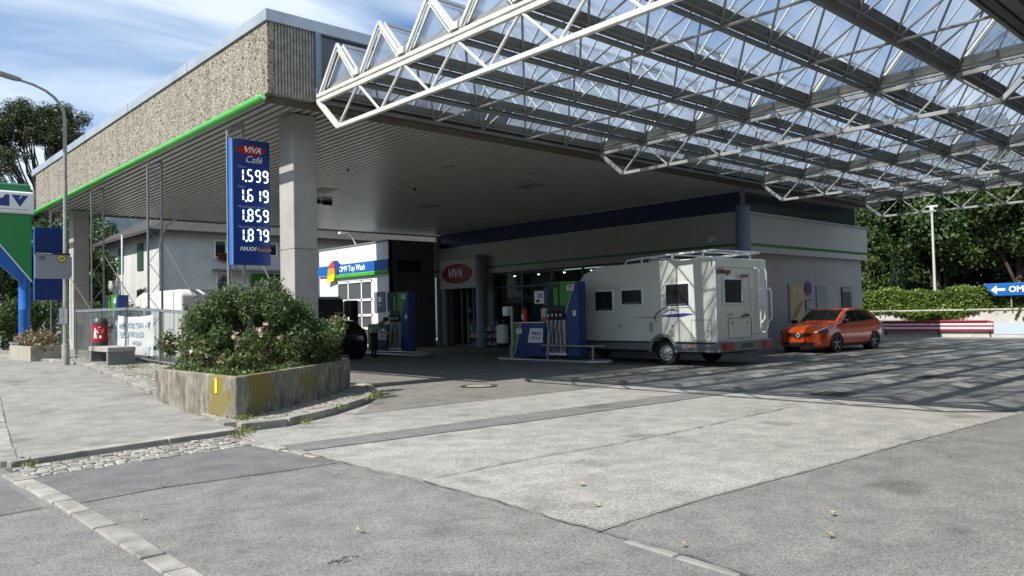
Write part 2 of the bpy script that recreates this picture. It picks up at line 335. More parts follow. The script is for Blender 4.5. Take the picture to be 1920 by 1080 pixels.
M_sett = mat('granite_sett', (.40, .385, .34), .8, noise=(.25, .24, .215), scale=7, bump=.6, bscale=50)
def vary(m, lo=.62, hi=1.12):
    t = m.node_tree; p = t.nodes['Principled BSDF']; l = p.inputs['Base Color'].links[0]; src = l.from_socket
    gg = N(t, 'ShaderNodeNewGeometry'); r = N(t, 'ShaderNodeMapRange'); r.inputs[3].default_value = lo; r.inputs[4].default_value = hi; t.links.new(gg.outputs['Random Per Island'], r.inputs[0])
    v = N(t, 'ShaderNodeVectorMath', operation='SCALE'); t.links.new(src, v.inputs[0]); t.links.new(r.outputs[0], v.inputs['Scale']); t.links.new(v.outputs[0], p.inputs['Base Color'])
vary(M_kerb, .72, 1.08); vary(M_sett, .55, 1.1)
M_joint = mat('dirty_joint', (.07, .065, .05), .95, noise=(.12, .11, .08), scale=14)
mb = MB(); idx = {}
for j, y in enumerate(GY):
    for i, x in enumerate(GX): mb.v.append((x, y, g(x, y)))
nx = len(GX)
for j in range(len(GY)-1):
    for i in range(nx-1): mb.f.append((j*nx+i, j*nx+i+1, (j+1)*nx+i+1, (j+1)*nx+i)); mb.m.append(0)
tag(mb.build('ground', A_street), kind='structure')
def drape(name, poly, z, mt, kind='structure', thick=0, jag=0):
    """flat polygon cut along the terrain grid and laid on it, z above"""
    if jag:
        q = []
        for i, p in enumerate(poly):
            r = poly[(i+1) % len(poly)]; L = math.hypot(r[0]-p[0], r[1]-p[1]); k = max(1, int(L/.22))
            for t in range(k): q.append((p[0]+(r[0]-p[0])*t/k+rnd.uniform(-jag, jag), p[1]+(r[1]-p[1])*t/k+rnd.uniform(-jag, jag)))
        poly = q
    bm = bmesh.new(); f = bm.faces.new([bm.verts.new((x, y, 0)) for x, y in poly]); bmesh.ops.triangulate(bm, faces=[f])
    for k, G in enumerate((GX, GY)):
        for c in G:
            lo = min(p[k] for p in poly); hi = max(p[k] for p in poly)
            if lo < c < hi:
                no = (1, 0, 0) if k == 0 else (0, 1, 0); co = (c, 0, 0) if k == 0 else (0, c, 0)
                bmesh.ops.bisect_plane(bm, geom=bm.verts[:]+bm.edges[:]+bm.faces[:], plane_co=co, plane_no=no, dist=1e-5)
    for v in bm.verts: v.co.z = g(v.co.x, v.co.y)+z
    if thick:
        r = bmesh.ops.extrude_face_region(bm, geom=bm.faces[:])
        for e in r['geom']:
            if isinstance(e, bmesh.types.BMVert): e.co.z -= thick
    bmesh.ops.recalc_face_normals(bm, faces=bm.faces)
    if not thick:
        for f in bm.faces:
            if f.normal.z < 0: f.normal_flip()
    me = bpy.data.meshes.new(name); bm.to_mesh(me); bm.free(); me.materials.append(mt); o = bpy.data.objects.new(name, me); C.link(o); tag(o, kind=kind); return o
seam = [(3.98, 9.45), (4.13, 7.64), (4.10, 6.53), (4.15, 5.65), (4.06, 4.19), (4.01, 3.57)]
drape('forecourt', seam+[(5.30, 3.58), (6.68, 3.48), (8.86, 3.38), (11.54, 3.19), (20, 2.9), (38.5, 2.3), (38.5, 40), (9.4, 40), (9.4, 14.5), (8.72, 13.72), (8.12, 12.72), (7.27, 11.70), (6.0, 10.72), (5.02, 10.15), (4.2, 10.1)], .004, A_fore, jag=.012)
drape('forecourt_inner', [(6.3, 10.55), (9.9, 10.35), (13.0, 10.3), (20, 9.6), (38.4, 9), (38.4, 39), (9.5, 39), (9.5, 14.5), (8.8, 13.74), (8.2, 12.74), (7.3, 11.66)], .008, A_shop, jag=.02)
drape('asphalt_strip', [(4.14, 8.67), (5.40, 8.59), (8.14, 8.48), (11.79, 8.24), (19, 7.9), (19, 7.3), (11.27, 7.67), (7.54, 7.85), (5.06, 8.04), (4.16, 8.13)], .0125, A_dark, jag=.012)
drape('asphalt_patch', [(1.66, 8.95), (1.70, 7.29), (2.40, 7.36), (3.67, 7.22), (4.10, 7.2), (3.93, 9.0), (2.6, 8.95)], .0045, A_patch, jag=.008)
drape('asphalt_patch', [(-3, 9.3), (1.42, 9.3), (1.46, 7.34), (.9, 7.28), (-3, 7.0)], .0045, A_patch, jag=.008)
M_crack = mat('crack_tar', (.05, .047, .042), .95, noise=(.15, .14, .125), scale=5)
def crack(pts, w=.018, z=.017, dev=.02, name='pavement_crack', m=M_crack):
    q = []
    for a, b in zip(pts[:-1], pts[1:]):
        L = math.hypot(b[0]-a[0], b[1]-a[1]); k = max(1, int(L/.13))
        for t in range(k): q.append((a[0]+(b[0]-a[0])*t/k+rnd.uniform(-dev, dev), a[1]+(b[1]-a[1])*t/k+rnd.uniform(-dev, dev)))
    q.append(pts[-1]); L = []; Rr = []
    for i, p in enumerate(q):
        a = q[max(0, i-1)]; b = q[min(len(q)-1, i+1)]; d = math.hypot(b[0]-a[0], b[1]-a[1]) or 1; nx_, ny_ = -(b[1]-a[1])/d, (b[0]-a[0])/d; ww = w*rnd.uniform(.25, .75)
        L.append((p[0]+nx_*ww, p[1]+ny_*ww)); Rr.append((p[0]-nx_*ww, p[1]-ny_*ww))
    mb = MB()
    for i in range(len(q)-1):
        mb.quad(*[(x, y, g(x, y)+z) for x, y in (L[i], L[i+1], Rr[i+1], Rr[i])])
    return mb
ck = crack([(4.34, 5.82), (5.60, 5.84), (6.75, 5.73), (8.30, 5.73), (10.95, 5.85)], .016)
for p in ([(1.76, 7.29), (2.40, 7.38), (3.67, 7.22)], [(-2, 7.1), (1.16, 7.28), (1.5, 7.31)], [(4.0, 3.57), (5.3, 3.58), (6.68, 3.48), (8.86, 3.38), (11.54, 3.19)], [(6.3, 10.55), (9.9, 10.35), (13, 10.3)]):
    c2 = crack(p, .009); ck.add(c2.v, c2.f)
c2 = crack([(3.98, 9.4), (4.13, 7.64), (4.10, 6.53), (4.15, 5.65), (4.06, 4.19), (4.01, 3.57), (4.0, 2.99), (3.93, 2.39), (3.9, 1)], .012, .0175); ck.add(c2.v, c2.f)
tag(ck.build('pavement_crack', M_crack), kind='structure')
# granite seam along the drive, broken into short stones
def stones(path, w, name, h=.02, L0=.3, L1=.55, m=M_kerb, off=0, gap=.02, bev=.012, tilt=.006, depth=.15, z0=0):
    mb = MB()
    for a, b in zip(path[:-1], path[1:]):
        L = math.hypot(b[0]-a[0], b[1]-a[1]); s = 0; dx_, dy_ = (b[0]-a[0])/L, (b[1]-a[1])/L
        while s < L-.02:
            l = min(rnd.uniform(L0, L1), L-s)
            if L-s-l < L0*.4: l = L-s
            jw = w*rnd.uniform(.94, 1.05)/2; o = off+rnd.uniform(-.008, .008)*w/.3; hz = z0+h+rnd.uniform(-tilt, tilt)
            c = []
            for u, v in ((s+gap/2, -jw), (s+l-gap/2, -jw), (s+l-gap/2, jw), (s+gap/2, jw)):
                x = a[0]+dx_*u-dy_*(v+o); y = a[1]+dy_*u+dx_*(v+o); c.append((x+rnd.uniform(-.006, .006), y+rnd.uniform(-.006, .006)))
            vs = [(x, y, g(x, y)+hz-depth) for x, y in c]+[(x, y, g(x, y)+hz+rnd.uniform(-.003, .003)) for x, y in c]
            mb.add(vs, [(0,3,2,1),(4,5,6,7),(0,1,5,4),(1,2,6,5),(2,3,7,6),(3,0,4,7)]); s += l
    return tag(mb.build(name, m, bevel=bev), kind='structure')
stones([(1.55, 9.25), (1.63, 7.43), (1.65, 6.27), (1.67, 5.26), (1.66, 4.5), (1.6, 3), (1.55, 1)], .17, 'kerb_stones_flush', h=.016, L0=.28, L1=.6)
stones([(3.96, 9.5), (4.12, 8.2), (4.13, 7.64)], .12, 'kerb_stones_flush', h=.016, L0=.3, L1=.6)
stones([(3.98, 3.3), (3.9, 2.4), (3.85, 1.2)], .07, 'kerb_stones_flush', m=mat('weathered_seam_stone', (.25, .245, .225), .9, noise=(.18, .175, .16), scale=6), h=.010, L0=.3, L1=.6)
# sidewalk and cobbled island
walk = [(1.68, 9.81), (2.38, 9.975), (3.32, 10.105), (4.30, 10.23), (4.45, 11.6), (4.55, 13.0), (4.62, 14.88), (4.72, 18.39), (4.68, 21.23), (4.55, 24.88), (4.1, 28), (3.0, 40), (1.6, 40), (2.4, 24), (2.57, 16.41), (2.15, 13.20), (1.83, 10.9)]
drape('sidewalk', walk, .06, A_walk, thick=.1)
stones([(1.60, 9.72), (2.38, 9.90), (3.32, 10.03), (4.25, 10.14)], .17, 'kerb_front', h=.07, L0=.8, L1=1.4, gap=.01)
stones([(1.62, 9.72), (2.08, 13.20), (2.50, 16.41), (2.3, 24), (1.5, 40)], .17, 'kerb_street_side', h=.075, L0=.8, L1=1.2, gap=.012)
M_cob = bpy.data.materials.new('small_cobbles')
def cobmat(m):
    m.use_nodes = True; t = m.node_tree; p = t.nodes['Principled BSDF']; p.inputs['Roughness'].default_value = .85
    gg = N(t, 'ShaderNodeNewGeometry'); v = N(t, 'ShaderNodeTexVoronoi', feature='DISTANCE_TO_EDGE'); v.inputs['Scale'].default_value = 9.5; v.inputs['Randomness'].default_value = .55
    v2 = N(t, 'ShaderNodeTexVoronoi'); v2.inputs['Scale'].default_value = 9.5; v2.inputs['Randomness'].default_value = .55
    for q in (v, v2): t.links.new(gg.outputs['Position'], q.inputs['Vector'])
    s = N(t, 'ShaderNodeSeparateXYZ'); t.links.new(v2.outputs['Color'], s.inputs[0]); r = N(t, 'ShaderNodeValToRGB'); r.color_ramp.elements[0].color = (.22, .21, .175, 1); r.color_ramp.elements[1].color = (.44, .42, .36, 1); t.links.new(s.outputs[0], r.inputs[0])
    r2 = N(t, 'ShaderNodeValToRGB'); r2.color_ramp.elements[0].color = (.20, .18, .13, 1); r2.color_ramp.elements[0].position = .02; r2.color_ramp.elements[1].position = .07; t.links.new(v.outputs[0], r2.inputs[0])
    mx = N(t, 'ShaderNodeMixRGB', blend_type='MULTIPLY'); mx.inputs[0].default_value = 1; t.links.new(r.outputs[0], mx.inputs[1]); t.links.new(r2.outputs[0], mx.inputs[2]); t.links.new(mx.outputs[0], p.inputs['Base Color'])
    r4 = N(t, 'ShaderNodeMapRange'); r4.inputs[2].default_value = .12; t.links.new(v.outputs[0], r4.inputs[0]); b = N(t, 'ShaderNodeBump'); b.inputs['Strength'].default_value = 1; b.inputs['Distance'].default_value = .02; t.links.new(r4.outputs[0], b.inputs['Height']); t.links.new(b.outputs[0], p.inputs['Normal'])
cobmat(M_cob)
isl = [(4.42, 10.4), (5.0, 10.38), (5.92, 10.9), (7.12, 11.85), (7.95, 12.82), (8.5, 13.8), (8.6, 15.3), (8.6, 34), (4.7, 34), (4.85, 24.88), (4.98, 21.23), (5.02, 18.39), (4.92, 14.88), (4.85, 13.0), (4.7, 11.6)]
drape('island_paving', isl, .10, M_cob, thick=.14)
stones([(4.35, 10.28), (5.02, 10.28), (5.98, 10.82), (7.2, 11.78), (8.03, 12.77), (8.58, 13.78), (8.70, 15.3), (8.7, 24)], .16, 'kerb_island', h=.115, L0=.5, L1=.9, gap=.01)
stones([(4.34, 10.5), (4.57, 11.6), (4.72, 13.0), (4.77, 14.88), (4.88, 18.39), (4.83, 21.23), (4.7, 24.88), (4.4, 28)], .22, 'kerb_island', h=.115, L0=.4, L1=.8, gap=.012)
# gutter strip of granite setts in front of the kerb: real stones
drape('sett_bedding', [(1.56, 9.62), (2.6, 9.82), (4.2, 10.05), (4.28, 10.0), (4.0, 9.0), (2.6, 8.97), (1.60, 8.9)], .0052, M_joint)
mb = MB()
for row in range(6):
    s = 0.0; x0, y0, x1, y1 = 1.60, 9.53, 4.2, 9.98
    dy0 = -.115*row-.02; xe = x1-.03*row
    x = x0+rnd.uniform(0, .06)
    while x < xe:
        w = rnd.uniform(.09, .17); yb = y0+(y1-y0)*((x-x0)/(x1-x0))*(1-row/9)+dy0; hz = .010+rnd.uniform(0, .014)
        c = [(x, yb-.098), (x+w-.018, yb-.098), (x+w-.018, yb-.004), (x, yb-.004)]; c = [(a+rnd.uniform(-.012, .012), b+rnd.uniform(-.012, .012)) for a, b in c]
        mb.add([(a, b, -.05) for a, b in c]+[(a, b, hz+rnd.uniform(-.004, .004)) for a, b in c], [(0,3,2,1),(4,5,6,7),(0,1,5,4),(1,2,6,5),(2,3,7,6),(3,0,4,7)]); x += w
tag(mb.build('sett_paving', M_sett, bevel=.014), kind='structure')
# weeds in the joints
Mw = leafmat('weed_leaf', [(.10, .16, .03), (.18, .24, .05), (.28, .26, .08)])
wp = []
for cx_, cy_, n_, s_ in ((4.35, 10.05, 70, .16), (4.15, 9.75, 50, .16), (4.62, 10.75, 110, .18), (5.3, 10.2, 50, .10), (6.2, 10.75, 40, .10), (7.3, 11.6, 60, .16), (4.5, 11.4, 90, .25), (4.55, 12.2, 60, .3), (5.5, 18.6, 90, .25), (1.75, 9.5, 30, .1), (7.75, 12.2, 60, .12)):
    for _ in range(n_):
        x, y = rnd.gauss(cx_, s_*.5), rnd.gauss(cy_, s_*.5); wp.append((x, y, g(x, y)+(.10 if (x > 4.45 and y > 10.5) else .02)+abs(rnd.gauss(0, .03))))
tag(leaves('weeds', Mw, None, wp, .028, aspect=.3), 'small yellow-green weeds growing in the joints along the kerb', 'weeds', kind='stuff')
# manhole cover and drains
def manhole():
    t = thing('manhole_cover', 'round manhole cover with concrete centre and iron ring on the forecourt', 'manhole cover', (10.47, 12.53, 0))
    Mi = mat('cast_iron', (.06, .052, .045), .6, .4, noise=(.11, .09, .07), scale=12)
    MB().lathe([(.36, .0), (.40, .012), (.30, .014), (.29, .010)], (10.47, 12.53, .008), n=36).build('iron_ring', Mi, t)
    MB().lathe([(.28, 0), (.28, .013)], (10.47, 12.53, .008), n=32).build('concrete_centre', mat('cover_concrete', (.33, .29, .24), .9, noise=(.2, .18, .15), scale=9), t)
manhole()
for (x, y, lab) in ((13.07, 6.14, 'square iron drain grate in the roof shade nearer the camera'), (17.27, 5.96, 'square iron drain grate farther off in the roof shade')):
    t = thing('drain_grate', lab, 'drain grate', (x, y, 0), group='drain grates in the forecourt')
    f = MB(); f.box(x-.3, x+.3, y-.3, y-.25, .005, .02); f.box(x-.3, x+.3, y+.25, y+.3, .005, .02); f.box(x-.3, x-.25, y-.25, y+.25, .005, .02); f.box(x+.25, x+.3, y-.25, y+.25, .005, .02)
    f.build('frame', mat('cast_iron'), t)
    f = MB(); f.box(x-.25, x+.25, y-.25, y+.25, .002, .0095, 1)
    for i in range(7): f.box(x-.22+i*.07, x-.185+i*.07, y-.25, y+.25, .0095, .019)
    f.build('grate', [mat('cast_iron'), M_black], t)
sc_ = MB()
for _ in range(26):
    x, y = 2.46+rnd.gauss(0, .055), 4.32+rnd.gauss(0, .03); r_ = rnd.uniform(.006, .022); sc_.add([(x+r_*math.cos(k*1.257+_)*rnd.uniform(.5, 1.3), y+r_*.6*math.sin(k*1.257+_)*rnd.uniform(.5, 1.3), .0062) for k in range(5)], [(0, 1, 2, 3, 4)])
tag(sc_.build('tar_mark', M_crack), kind='structure')
# fallen leaves
ML = leafmat('fallen_leaf', [(.38, .34, .10), (.42, .36, .16), (.30, .22, .08)], trans=.1)
for i, (x, y, l, s_) in enumerate(((2.41, 7.41, 'small pale fallen leaf on the dark asphalt patch', .035), (1.91, 6.31, 'curled yellow fallen leaf beside the flush stone row', .04), (2.87, 4.76, 'yellow fallen leaf on the street asphalt right of the stone row', .04), (3.77, 6.67, 'fallen leaf just left of the forecourt seam', .03), (4.98, 4.60, 'brown fallen leaf on the light forecourt', .05), (4.51, 4.02, 'pale fallen leaf near the dark forecourt edge', .045), (5.47, 2.61, 'yellow leaf on the dark asphalt at the lower right', .045), (4.93, 2.38, 'small yellow leaf nearest the lower right corner', .04), (4.12, 2.95, 'yellow leaf lying on the granite seam', .04), (8.31, 2.78, 'small fallen leaf far right on the dark asphalt', .04), (3.1, 11.9, 'dry leaf lying on the sidewalk', .045))):
    s_ *= .78
    pts = [(x+s_*math.cos(a)*r, y+s_*math.sin(a)*r) for a, r in [(k*math.pi*2/10+i, (1, .45)[k % 2]*rnd.uniform(.8, 1.2)) for k in range(10)]]
    z0 = g(x, y)+(.066 if y > 11 else .022); f = MB(); vs = [(x, y, z0+.004)]+[(a, b, z0+.003+abs(rnd.gauss(0, .008))) for a, b in pts]; f.add(vs, [(0, k+1, (k+1) % 10+1) for k in range(10)])
    tag(f.build('fallen_leaf', ML), l, 'leaf', group='fallen leaves on the asphalt')

# ---------------------------------------------------------------- concrete canopy
CO = (6.24, 13.2, 0)
cn = thing('station_canopy', 'large flat filling station canopy with pebble concrete edge and slatted ceiling', 'canopy', CO)
XL, YF, YB, XR, ZC = 6.24, 13.30, 32.4, 33.2, 5.65
jy = [13.30, 18.1, 22.9, 27.7, 32.4]
for a, b in zip(jy[:-1], jy[1:]):
    MB().box(XL, XL+.14, a+.006, b-.006, ZC, 6.98).build('fascia_panel', M_aggr, cn, bevel=.008)
f = MB(); k = 0; x = XL+.16                                   # ribbed corner face
f.box(XL+.15, 7.20, YF+.03, YF+.16, ZC, 6.98)
while x < 7.15: f.box(x, x+.035, YF, YF+.03, ZC+.0, 6.98); x += .062
f.build('ribbed_panel', mat('ribbed_concrete', (.20, .185, .155), .9, noise=(.36, .34, .30), scale=7, bump=1, bscale=45), cn, bevel=.004)
f = MB(); f.box(XL-.04, XL+.30, YF-.04, YB+.5, 6.98, 7.20); f.box(XL+.30, XR, YF-.04, YF+.4, 6.98, 7.20); f.build('roof_cap', M_cap, cn, bevel=.008)
f = MB()
for a in (17.2, 21.4, 25.6, 29.8): f.box(XL-.044, XL+.2, a, a+.02, 6.975, 7.206)
each(f, 'cap_seam', M_gutter, cn)
MB().box(XL+.3, XR, YF+.4, YB+.5, 6.9, 7.1).build('roof_slab', M_conc, cn)
f = MB(); f.box(XL+.14, XR, YF+.16, YF+.55, ZC-.03, ZC+.10); f.box(XL+.14, XR, YB-.1, YB+.3, ZC-.02, 6.98); f.box(7.25, XR, YF+.02, YF+.16, ZC-.06, ZC+.12); each(f, 'edge_beam', mat('rough_dark_concrete', (.13, .115, .09), .95, noise=(.07, .062, .05), scale=6, bump=1, bscale=30), cn)
f = MB(); f.box(7.20, 7.26, YF-.05, YF+.1, ZC, 6.98); f.box(7.27, 7.31, YF-.03, YF+.1, ZC, 6.98); each(f, 'glazing_post', mat('blue_grey_metal', (.20, .24, .29), .45), cn)
Mclr = mat('clerestory_glass', (.035, .05, .06), .12, 0, .7)
f = MB(); f.box(7.31, XR, YF+.06, YF+.09, ZC+.12, 6.98); f.build('clerestory_glazing', Mclr, cn)
f = MB(); x = 7.31
while x < 33: f.box(x, x+.05, YF+.02, YF+.06, ZC+.12, 6.98); x += 1.35
each(f, 'clerestory_mullion', M_gutter, cn)
# slatted ceiling, slats run away from the forecourt edge
M_slat = mat('ceiling_slat', (.62, .615, .59), .33, .3, noise=(.54, .535, .51), scale=1.2)
f = MB(); x = XL+.16; i = 0
while x < XR-.2:
    for (a, b) in ((YF+.55, 23.0), (23.01, YB-.1)):
        f.box(x, x+.108, a, b, ZC, ZC+.02)
        f.box(x+.0, x+.012, a, b, ZC+.02, ZC+.05)
    x += .195; i += 1
f.build('ceiling_slats', M_slat, cn)
MB().box(XL+.14, XR, YF+.5, YB-.1, ZC+.09, ZC+.11).build('ceiling_void', M_black, cn)
f = MB()
for (x, y, w, l) in ((9.2, 17.6, .5, .6), (13.2, 17.0, .3, .4), (12.4, 22.5, .6, .9), (17.4, 23.5, .6, .9), (17.4, 18.0, .6, .9)):
    f.box(x-w/2, x+w/2, y-l/2, y+l/2, ZC-.012, ZC-.002); 
each(f, 'ceiling_hatch', mat('hatch_grey', (.30, .29, .26), .5), cn)
f = MB(); f.box(13.4, 13.75, 24.3, 24.42, ZC-.16, ZC-.01); f.box(13.2, 13.32, 24.3, 24.42, ZC-.14, ZC-.01); f.tube([(14.6, 20.5, ZC), (14.6, 20.5, ZC-.06)], .05); f.tube([(11.2, 18.9, ZC), (11.2, 18.9, ZC-.05)], .03); each(f, 'ceiling_sensor', M_black, cn)
M_col = mat('column_concrete', (.40, .385, .345), .8, noise=(.31, .30, .27), scale=1.3, bump=.25, bscale=35)
for (x0, y0) in ((7.2, 14.25), (7.2, 31.3)):
    zb = g(x0, y0)
    f = MB(); f.box(x0, x0+.52, y0, y0+.62, zb-.1, 2.9); f.box(x0, x0+.52, y0, y0+.62, 2.906, ZC-.02); f.build('column', M_col, cn, bevel=.015)
    f = MB(); f.box(x0+.006, x0+.51, y0+.006, y0+.61, 2.88, 2.93); f.build('column_joint', mat('joint_dark', (.15, .145, .13), .9), cn)
f = MB(); f.tube([(7.17, 31.6, 1.0), (7.17, 31.6, 3.8)], .018); f.tube([(7.17, 31.6, 3.2), (7.17, 31.9, 3.3)], .03); f.build('conduit', M_white, cn)
# green edge tube below the pebble panels
f = MB(); f.tube([(6.13, 13.25, 5.53), (6.13, 13.28, 5.53), (6.13, 32.2, 5.53)], [.05, .078, .078], 18)
for y in (16.2, 20.3, 24.4, 28.6): f.tube([(6.13, y, 5.53), (6.13, y+.03, 5.53)], .081, 18)
f.build('green_edge_tube', M_green, cn, smooth=True)
f = MB()
for y in (13.5, 16.5, 19.6, 22.6, 25.7, 28.8, 31.8): f.bar((6.13, y, 5.53), (6.33, y, 5.70), .03, .05)
each(f, 'tube_bracket', M_dark, cn)
f = MB(); f.tube([(6.13, 13.252, 5.53), (6.13, 13.235, 5.53)], .035, 18); f.build('tube_end_cap', M_white, cn)

# ---------------------------------------------------------------- glass roof on steel trusses
GR = (7.2, 3.3, 0)
gr = thing('glass_truss_roof', 'saw-tooth glass roof on white steel lattice trusses over the forecourt', 'roof', GR)
TX = [7.2, 15.3, 23.35, 31.1]; NM = 7; P = 1.4; Y0 = 13.16
YV = [Y0-P*i for i in range(NM+1)]                             # valleys 13.16 .. 3.36
YP = [y-P/2 for y in YV[:-1]]                                  # ridges
ZV, ZP, ZT, ZB = 5.80, 6.50, 5.62, 5.0
for ti, X in enumerate(TX):
    mt = M_white_steel if ti == 0 else mat('truss_steel_shaded', (.44, .44, .415), .5, noise=(.32, .315, .29), scale=3.5, detail=9)  # farther trusses: white steel with the roof's shade put into its colour
    f = MB(); f.bar((X, YV[0]+.04, ZT+.10), (X, YV[-1], ZT+.10), .075, .07); f.bar((X, YV[0]+.04, ZT), (X, YV[-1], ZT), .075, .075)
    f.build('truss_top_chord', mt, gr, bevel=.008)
    f = MB(); f.bar((X, YP[0]+.03, ZB), (X, YP[-1]-.03, ZB), .075, .075); f.bar((X, YV[0], ZT-.02), (X, YP[0], ZB), .085, .085); f.bar((X, YV[-1], ZT-.02), (X, YP[-1], ZB), .085, .085)
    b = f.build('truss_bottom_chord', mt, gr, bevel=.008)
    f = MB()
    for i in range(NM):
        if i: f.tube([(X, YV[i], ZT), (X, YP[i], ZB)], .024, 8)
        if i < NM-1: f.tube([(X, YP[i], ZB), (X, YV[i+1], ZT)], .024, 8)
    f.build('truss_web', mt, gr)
# gutters in the valleys, between trusses
M_glass = glassmat('roof_glass', (.93, .97, 1.0), .86, .03, (.50, .60, .74), .50, pane=True)
sp = [(a+.02, b-.02) for a, b in zip(TX[:-1], TX[1:])]
for vi, y in enumerate(YV):
    for (a, b) in sp:
        f = MB(); w = .14
        f.add([(a, y-w, ZV+.06), (a, y-.08, ZV-.06), (a, y+.08, ZV-.06), (a, y+w, ZV+.06), (b, y-w, ZV+.06), (b, y-.08, ZV-.06), (b, y+.08, ZV-.06), (b, y+w, ZV+.06),
               (a, y+w-.012, ZV+.06), (a, y+.07, ZV-.05), (a, y-.07, ZV-.05), (a, y-w+.012, ZV+.06), (b, y+w-.012, ZV+.06), (b, y+.07, ZV-.05), (b, y-.07, ZV-.05), (b, y-w+.012, ZV+.06)],
              [(0,1,5,4),(1,2,6,5),(2,3,7,6),(8,9,13,12),(9,10,14,13),(10,11,15,14),(3,8,12,7),(0,4,15,11)])
        f.bar((a, y, ZT+.0), (b, y, ZT+.0), .06, .06); f.bar((a, y+.10, ZV-.09), (b, y+.10, ZV-.09), .02, .03); f.bar((a, y-.10, ZV-.09), (b, y-.10, ZV-.09), .02, .03)
        f.build('valley_gutter', M_gutter, gr)
# end gutters along each truss
for X in TX:
    f = MB()
    for s in (-1, 1):
        if X == TX[0] and s == -1 or X == TX[-1] and s == 1: continue
        for i in range(NM): f.add([(X+s*.06, YV[i]-.14, ZV-.05), (X+s*.10, YV[i]-.14, ZV+.10), (X+s*.10, YV[i+1]+.14, ZV+.10), (X+s*.06, YV[i+1]+.14, ZV-.05)], [(0,1,2,3)])
    if f.v: f.build('end_flashing', M_gutter, gr)
# glass gables with mullions and the ridge lattice
M_mull = mat('glazing_bar', (.55, .55, .52), .45)
for ri, y in enumerate(YP):
    for bi, (a, b) in enumerate(sp):
        f = MB(); z0 = ZV+.05; hw = P/2-.13
        for i in range(12):
            xa = a+.1+(b-a-.2)*i/12+.004; xb = a+.1+(b-a-.2)*(i+1)/12-.004
            for s in (-1, 1): f.quad((xa, y+s*hw, z0), (xb, y+s*hw, z0), (xb, y+s*.004, ZP), (xa, y+s*.004, ZP))
        f.add([(a+.1, y-hw, z0), (a+.1, y+hw, z0), (a+.1, y, ZP)], [(0,1,2)]); f.add([(b-.1, y-hw, z0), (b-.1, y+hw, z0), (b-.1, y, ZP)], [(0,1,2)])
        f.build('gable_glass', M_glass, gr)
        f = MB(); n = 12
        for i in range(n+1):
            x = a+.1+(b-a-.2)*i/n; w = .022 if 0 < i < n else .045
            for s in (-1, 1): f.bar((x, y+s*hw, z0+.012), (x, y, ZP+.012), w, .03)
        f.bar((a+.1, y, ZP+.02), (b-.1, y, ZP+.02), .05, .05)
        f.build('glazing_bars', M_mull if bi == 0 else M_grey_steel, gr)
        f = MB(); m = 6; L = (b-a)/m                            # struts from the gutter nodes up to the ridge
        for i in range(m):
            xm = a+L*(i+.5); yv = y+P/2
            for xe in (a+L*i, a+L*(i+1)): f.tube([(xe, yv, ZT+.03), (xm, y, ZP-.06)], .021, 7)
        f.tube([(a, y, ZP-.06), (b, y, ZP-.06)], .015, 6)
        for i in (2, 4): f.tube([(a+L*i, y+P/2, ZT+.01), (a+L*i, y-P/2, ZT+.01)], .024, 7)
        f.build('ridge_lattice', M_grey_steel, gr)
# saw-tooth gable frames above every main truss
for X in TX:
    f = MB()
    for i, y in enumerate(YP):
        for q in (YV[i], YV[i+1]):
            s = 1 if q > y else -1
            f.bar((X, q-s*.05, ZT+.14), (X, y, ZP+.02), .045, .06); f.bar((X, q-s*.17, ZT+.16), (X, y, ZP-.08), .022, .022)
        f.box(X-.07, X+.06, YV[i+1]-.10, YV[i+1]+.10, ZT+.15, ZT+.26)
    f.build('gable_frame', M_white_steel, gr, bevel=.005)
f = MB(); f.box(7.2, 33, 3.05, 3.22, 5.72, 5.98); f.build('edge_girder', M_gutter, gr)
# posts that carry the far edge
so_ = thing('boarded_roof', 'dark brown boarded roof overhang at the top right corner', 'roof', (5.6, -3.5, 0))
f = MB(); y = -3.5
while y < 2.7: f.box(5.6, 33, y, y+.14, 5.98, 6.0); y += .15
f.box(5.6, 33, -3.5, 2.85, 6.0, 6.5); f.build('boarding', mat('brown_boards', (.09, .055, .03), .7, noise=(.06, .035, .02), scale=2), so_)

# ---------------------------------------------------------------- shop
SO = (23.8, 14.1, 0)
sh = thing('shop_building', 'flat white filling station shop with blue upper band and green stripe', 'building', SO)
M_shopw = mat('shop_panel_white', (.50, .50, .46), .5, noise=(.44, .44, .41), scale=.6)
M_render = mat('shop_render', (.40, .40, .39), .85, noise=(.34, .34, .33), scale=.8, bump=.1, bscale=80)
M_stripe = mat('dark_green_stripe', (.02, .17, .035), .4)
M_band = mat('navy_band', (.012, .022, .10), .35)
# walls
f = MB(); f.box(24.05, 33.45, 14.35, 14.6, 0, 3.5); f.box(33.2, 33.45, 14.6, 31.8, 0, 3.5); f.box(24.05, 33.4, 31.8, 32.0, 0, 5.6); f.box(24.05, 24.2, 27.6, 28.2, 0, 3.4); f.build('wall', M_render, sh)
f = MB(); f.box(24.05, 24.25, 14.6, 27.6, 0, .35); f.build('plinth', M_dark, sh)
MB().box(24.3, 33.1, 14.7, 31.7, 3.3, 3.36).build('shop_ceiling', mat('shop_ceiling', (.35, .35, .33), .8), sh)
MB().box(24.3, 33.1, 14.7, 31.7, .0, .02).build('shop_floor', mat('shop_floor', (.25, .24, .22), .5), sh)
f = MB(); f.box(23.8, 24.1, 14.15, 31.8, 3.47, 4.80); f.box(24.1, 33.68, 14.15, 14.35, 3.47, 4.80); f.build('fascia', M_shopw, sh, bevel=.01)
f = MB(); f.box(23.76, 24.12, 14.1, 31.8, 4.80, 4.88); f.box(24.12, 33.7, 14.1, 14.4, 4.80, 4.88); f.build('fascia_coping', M_cap, sh)
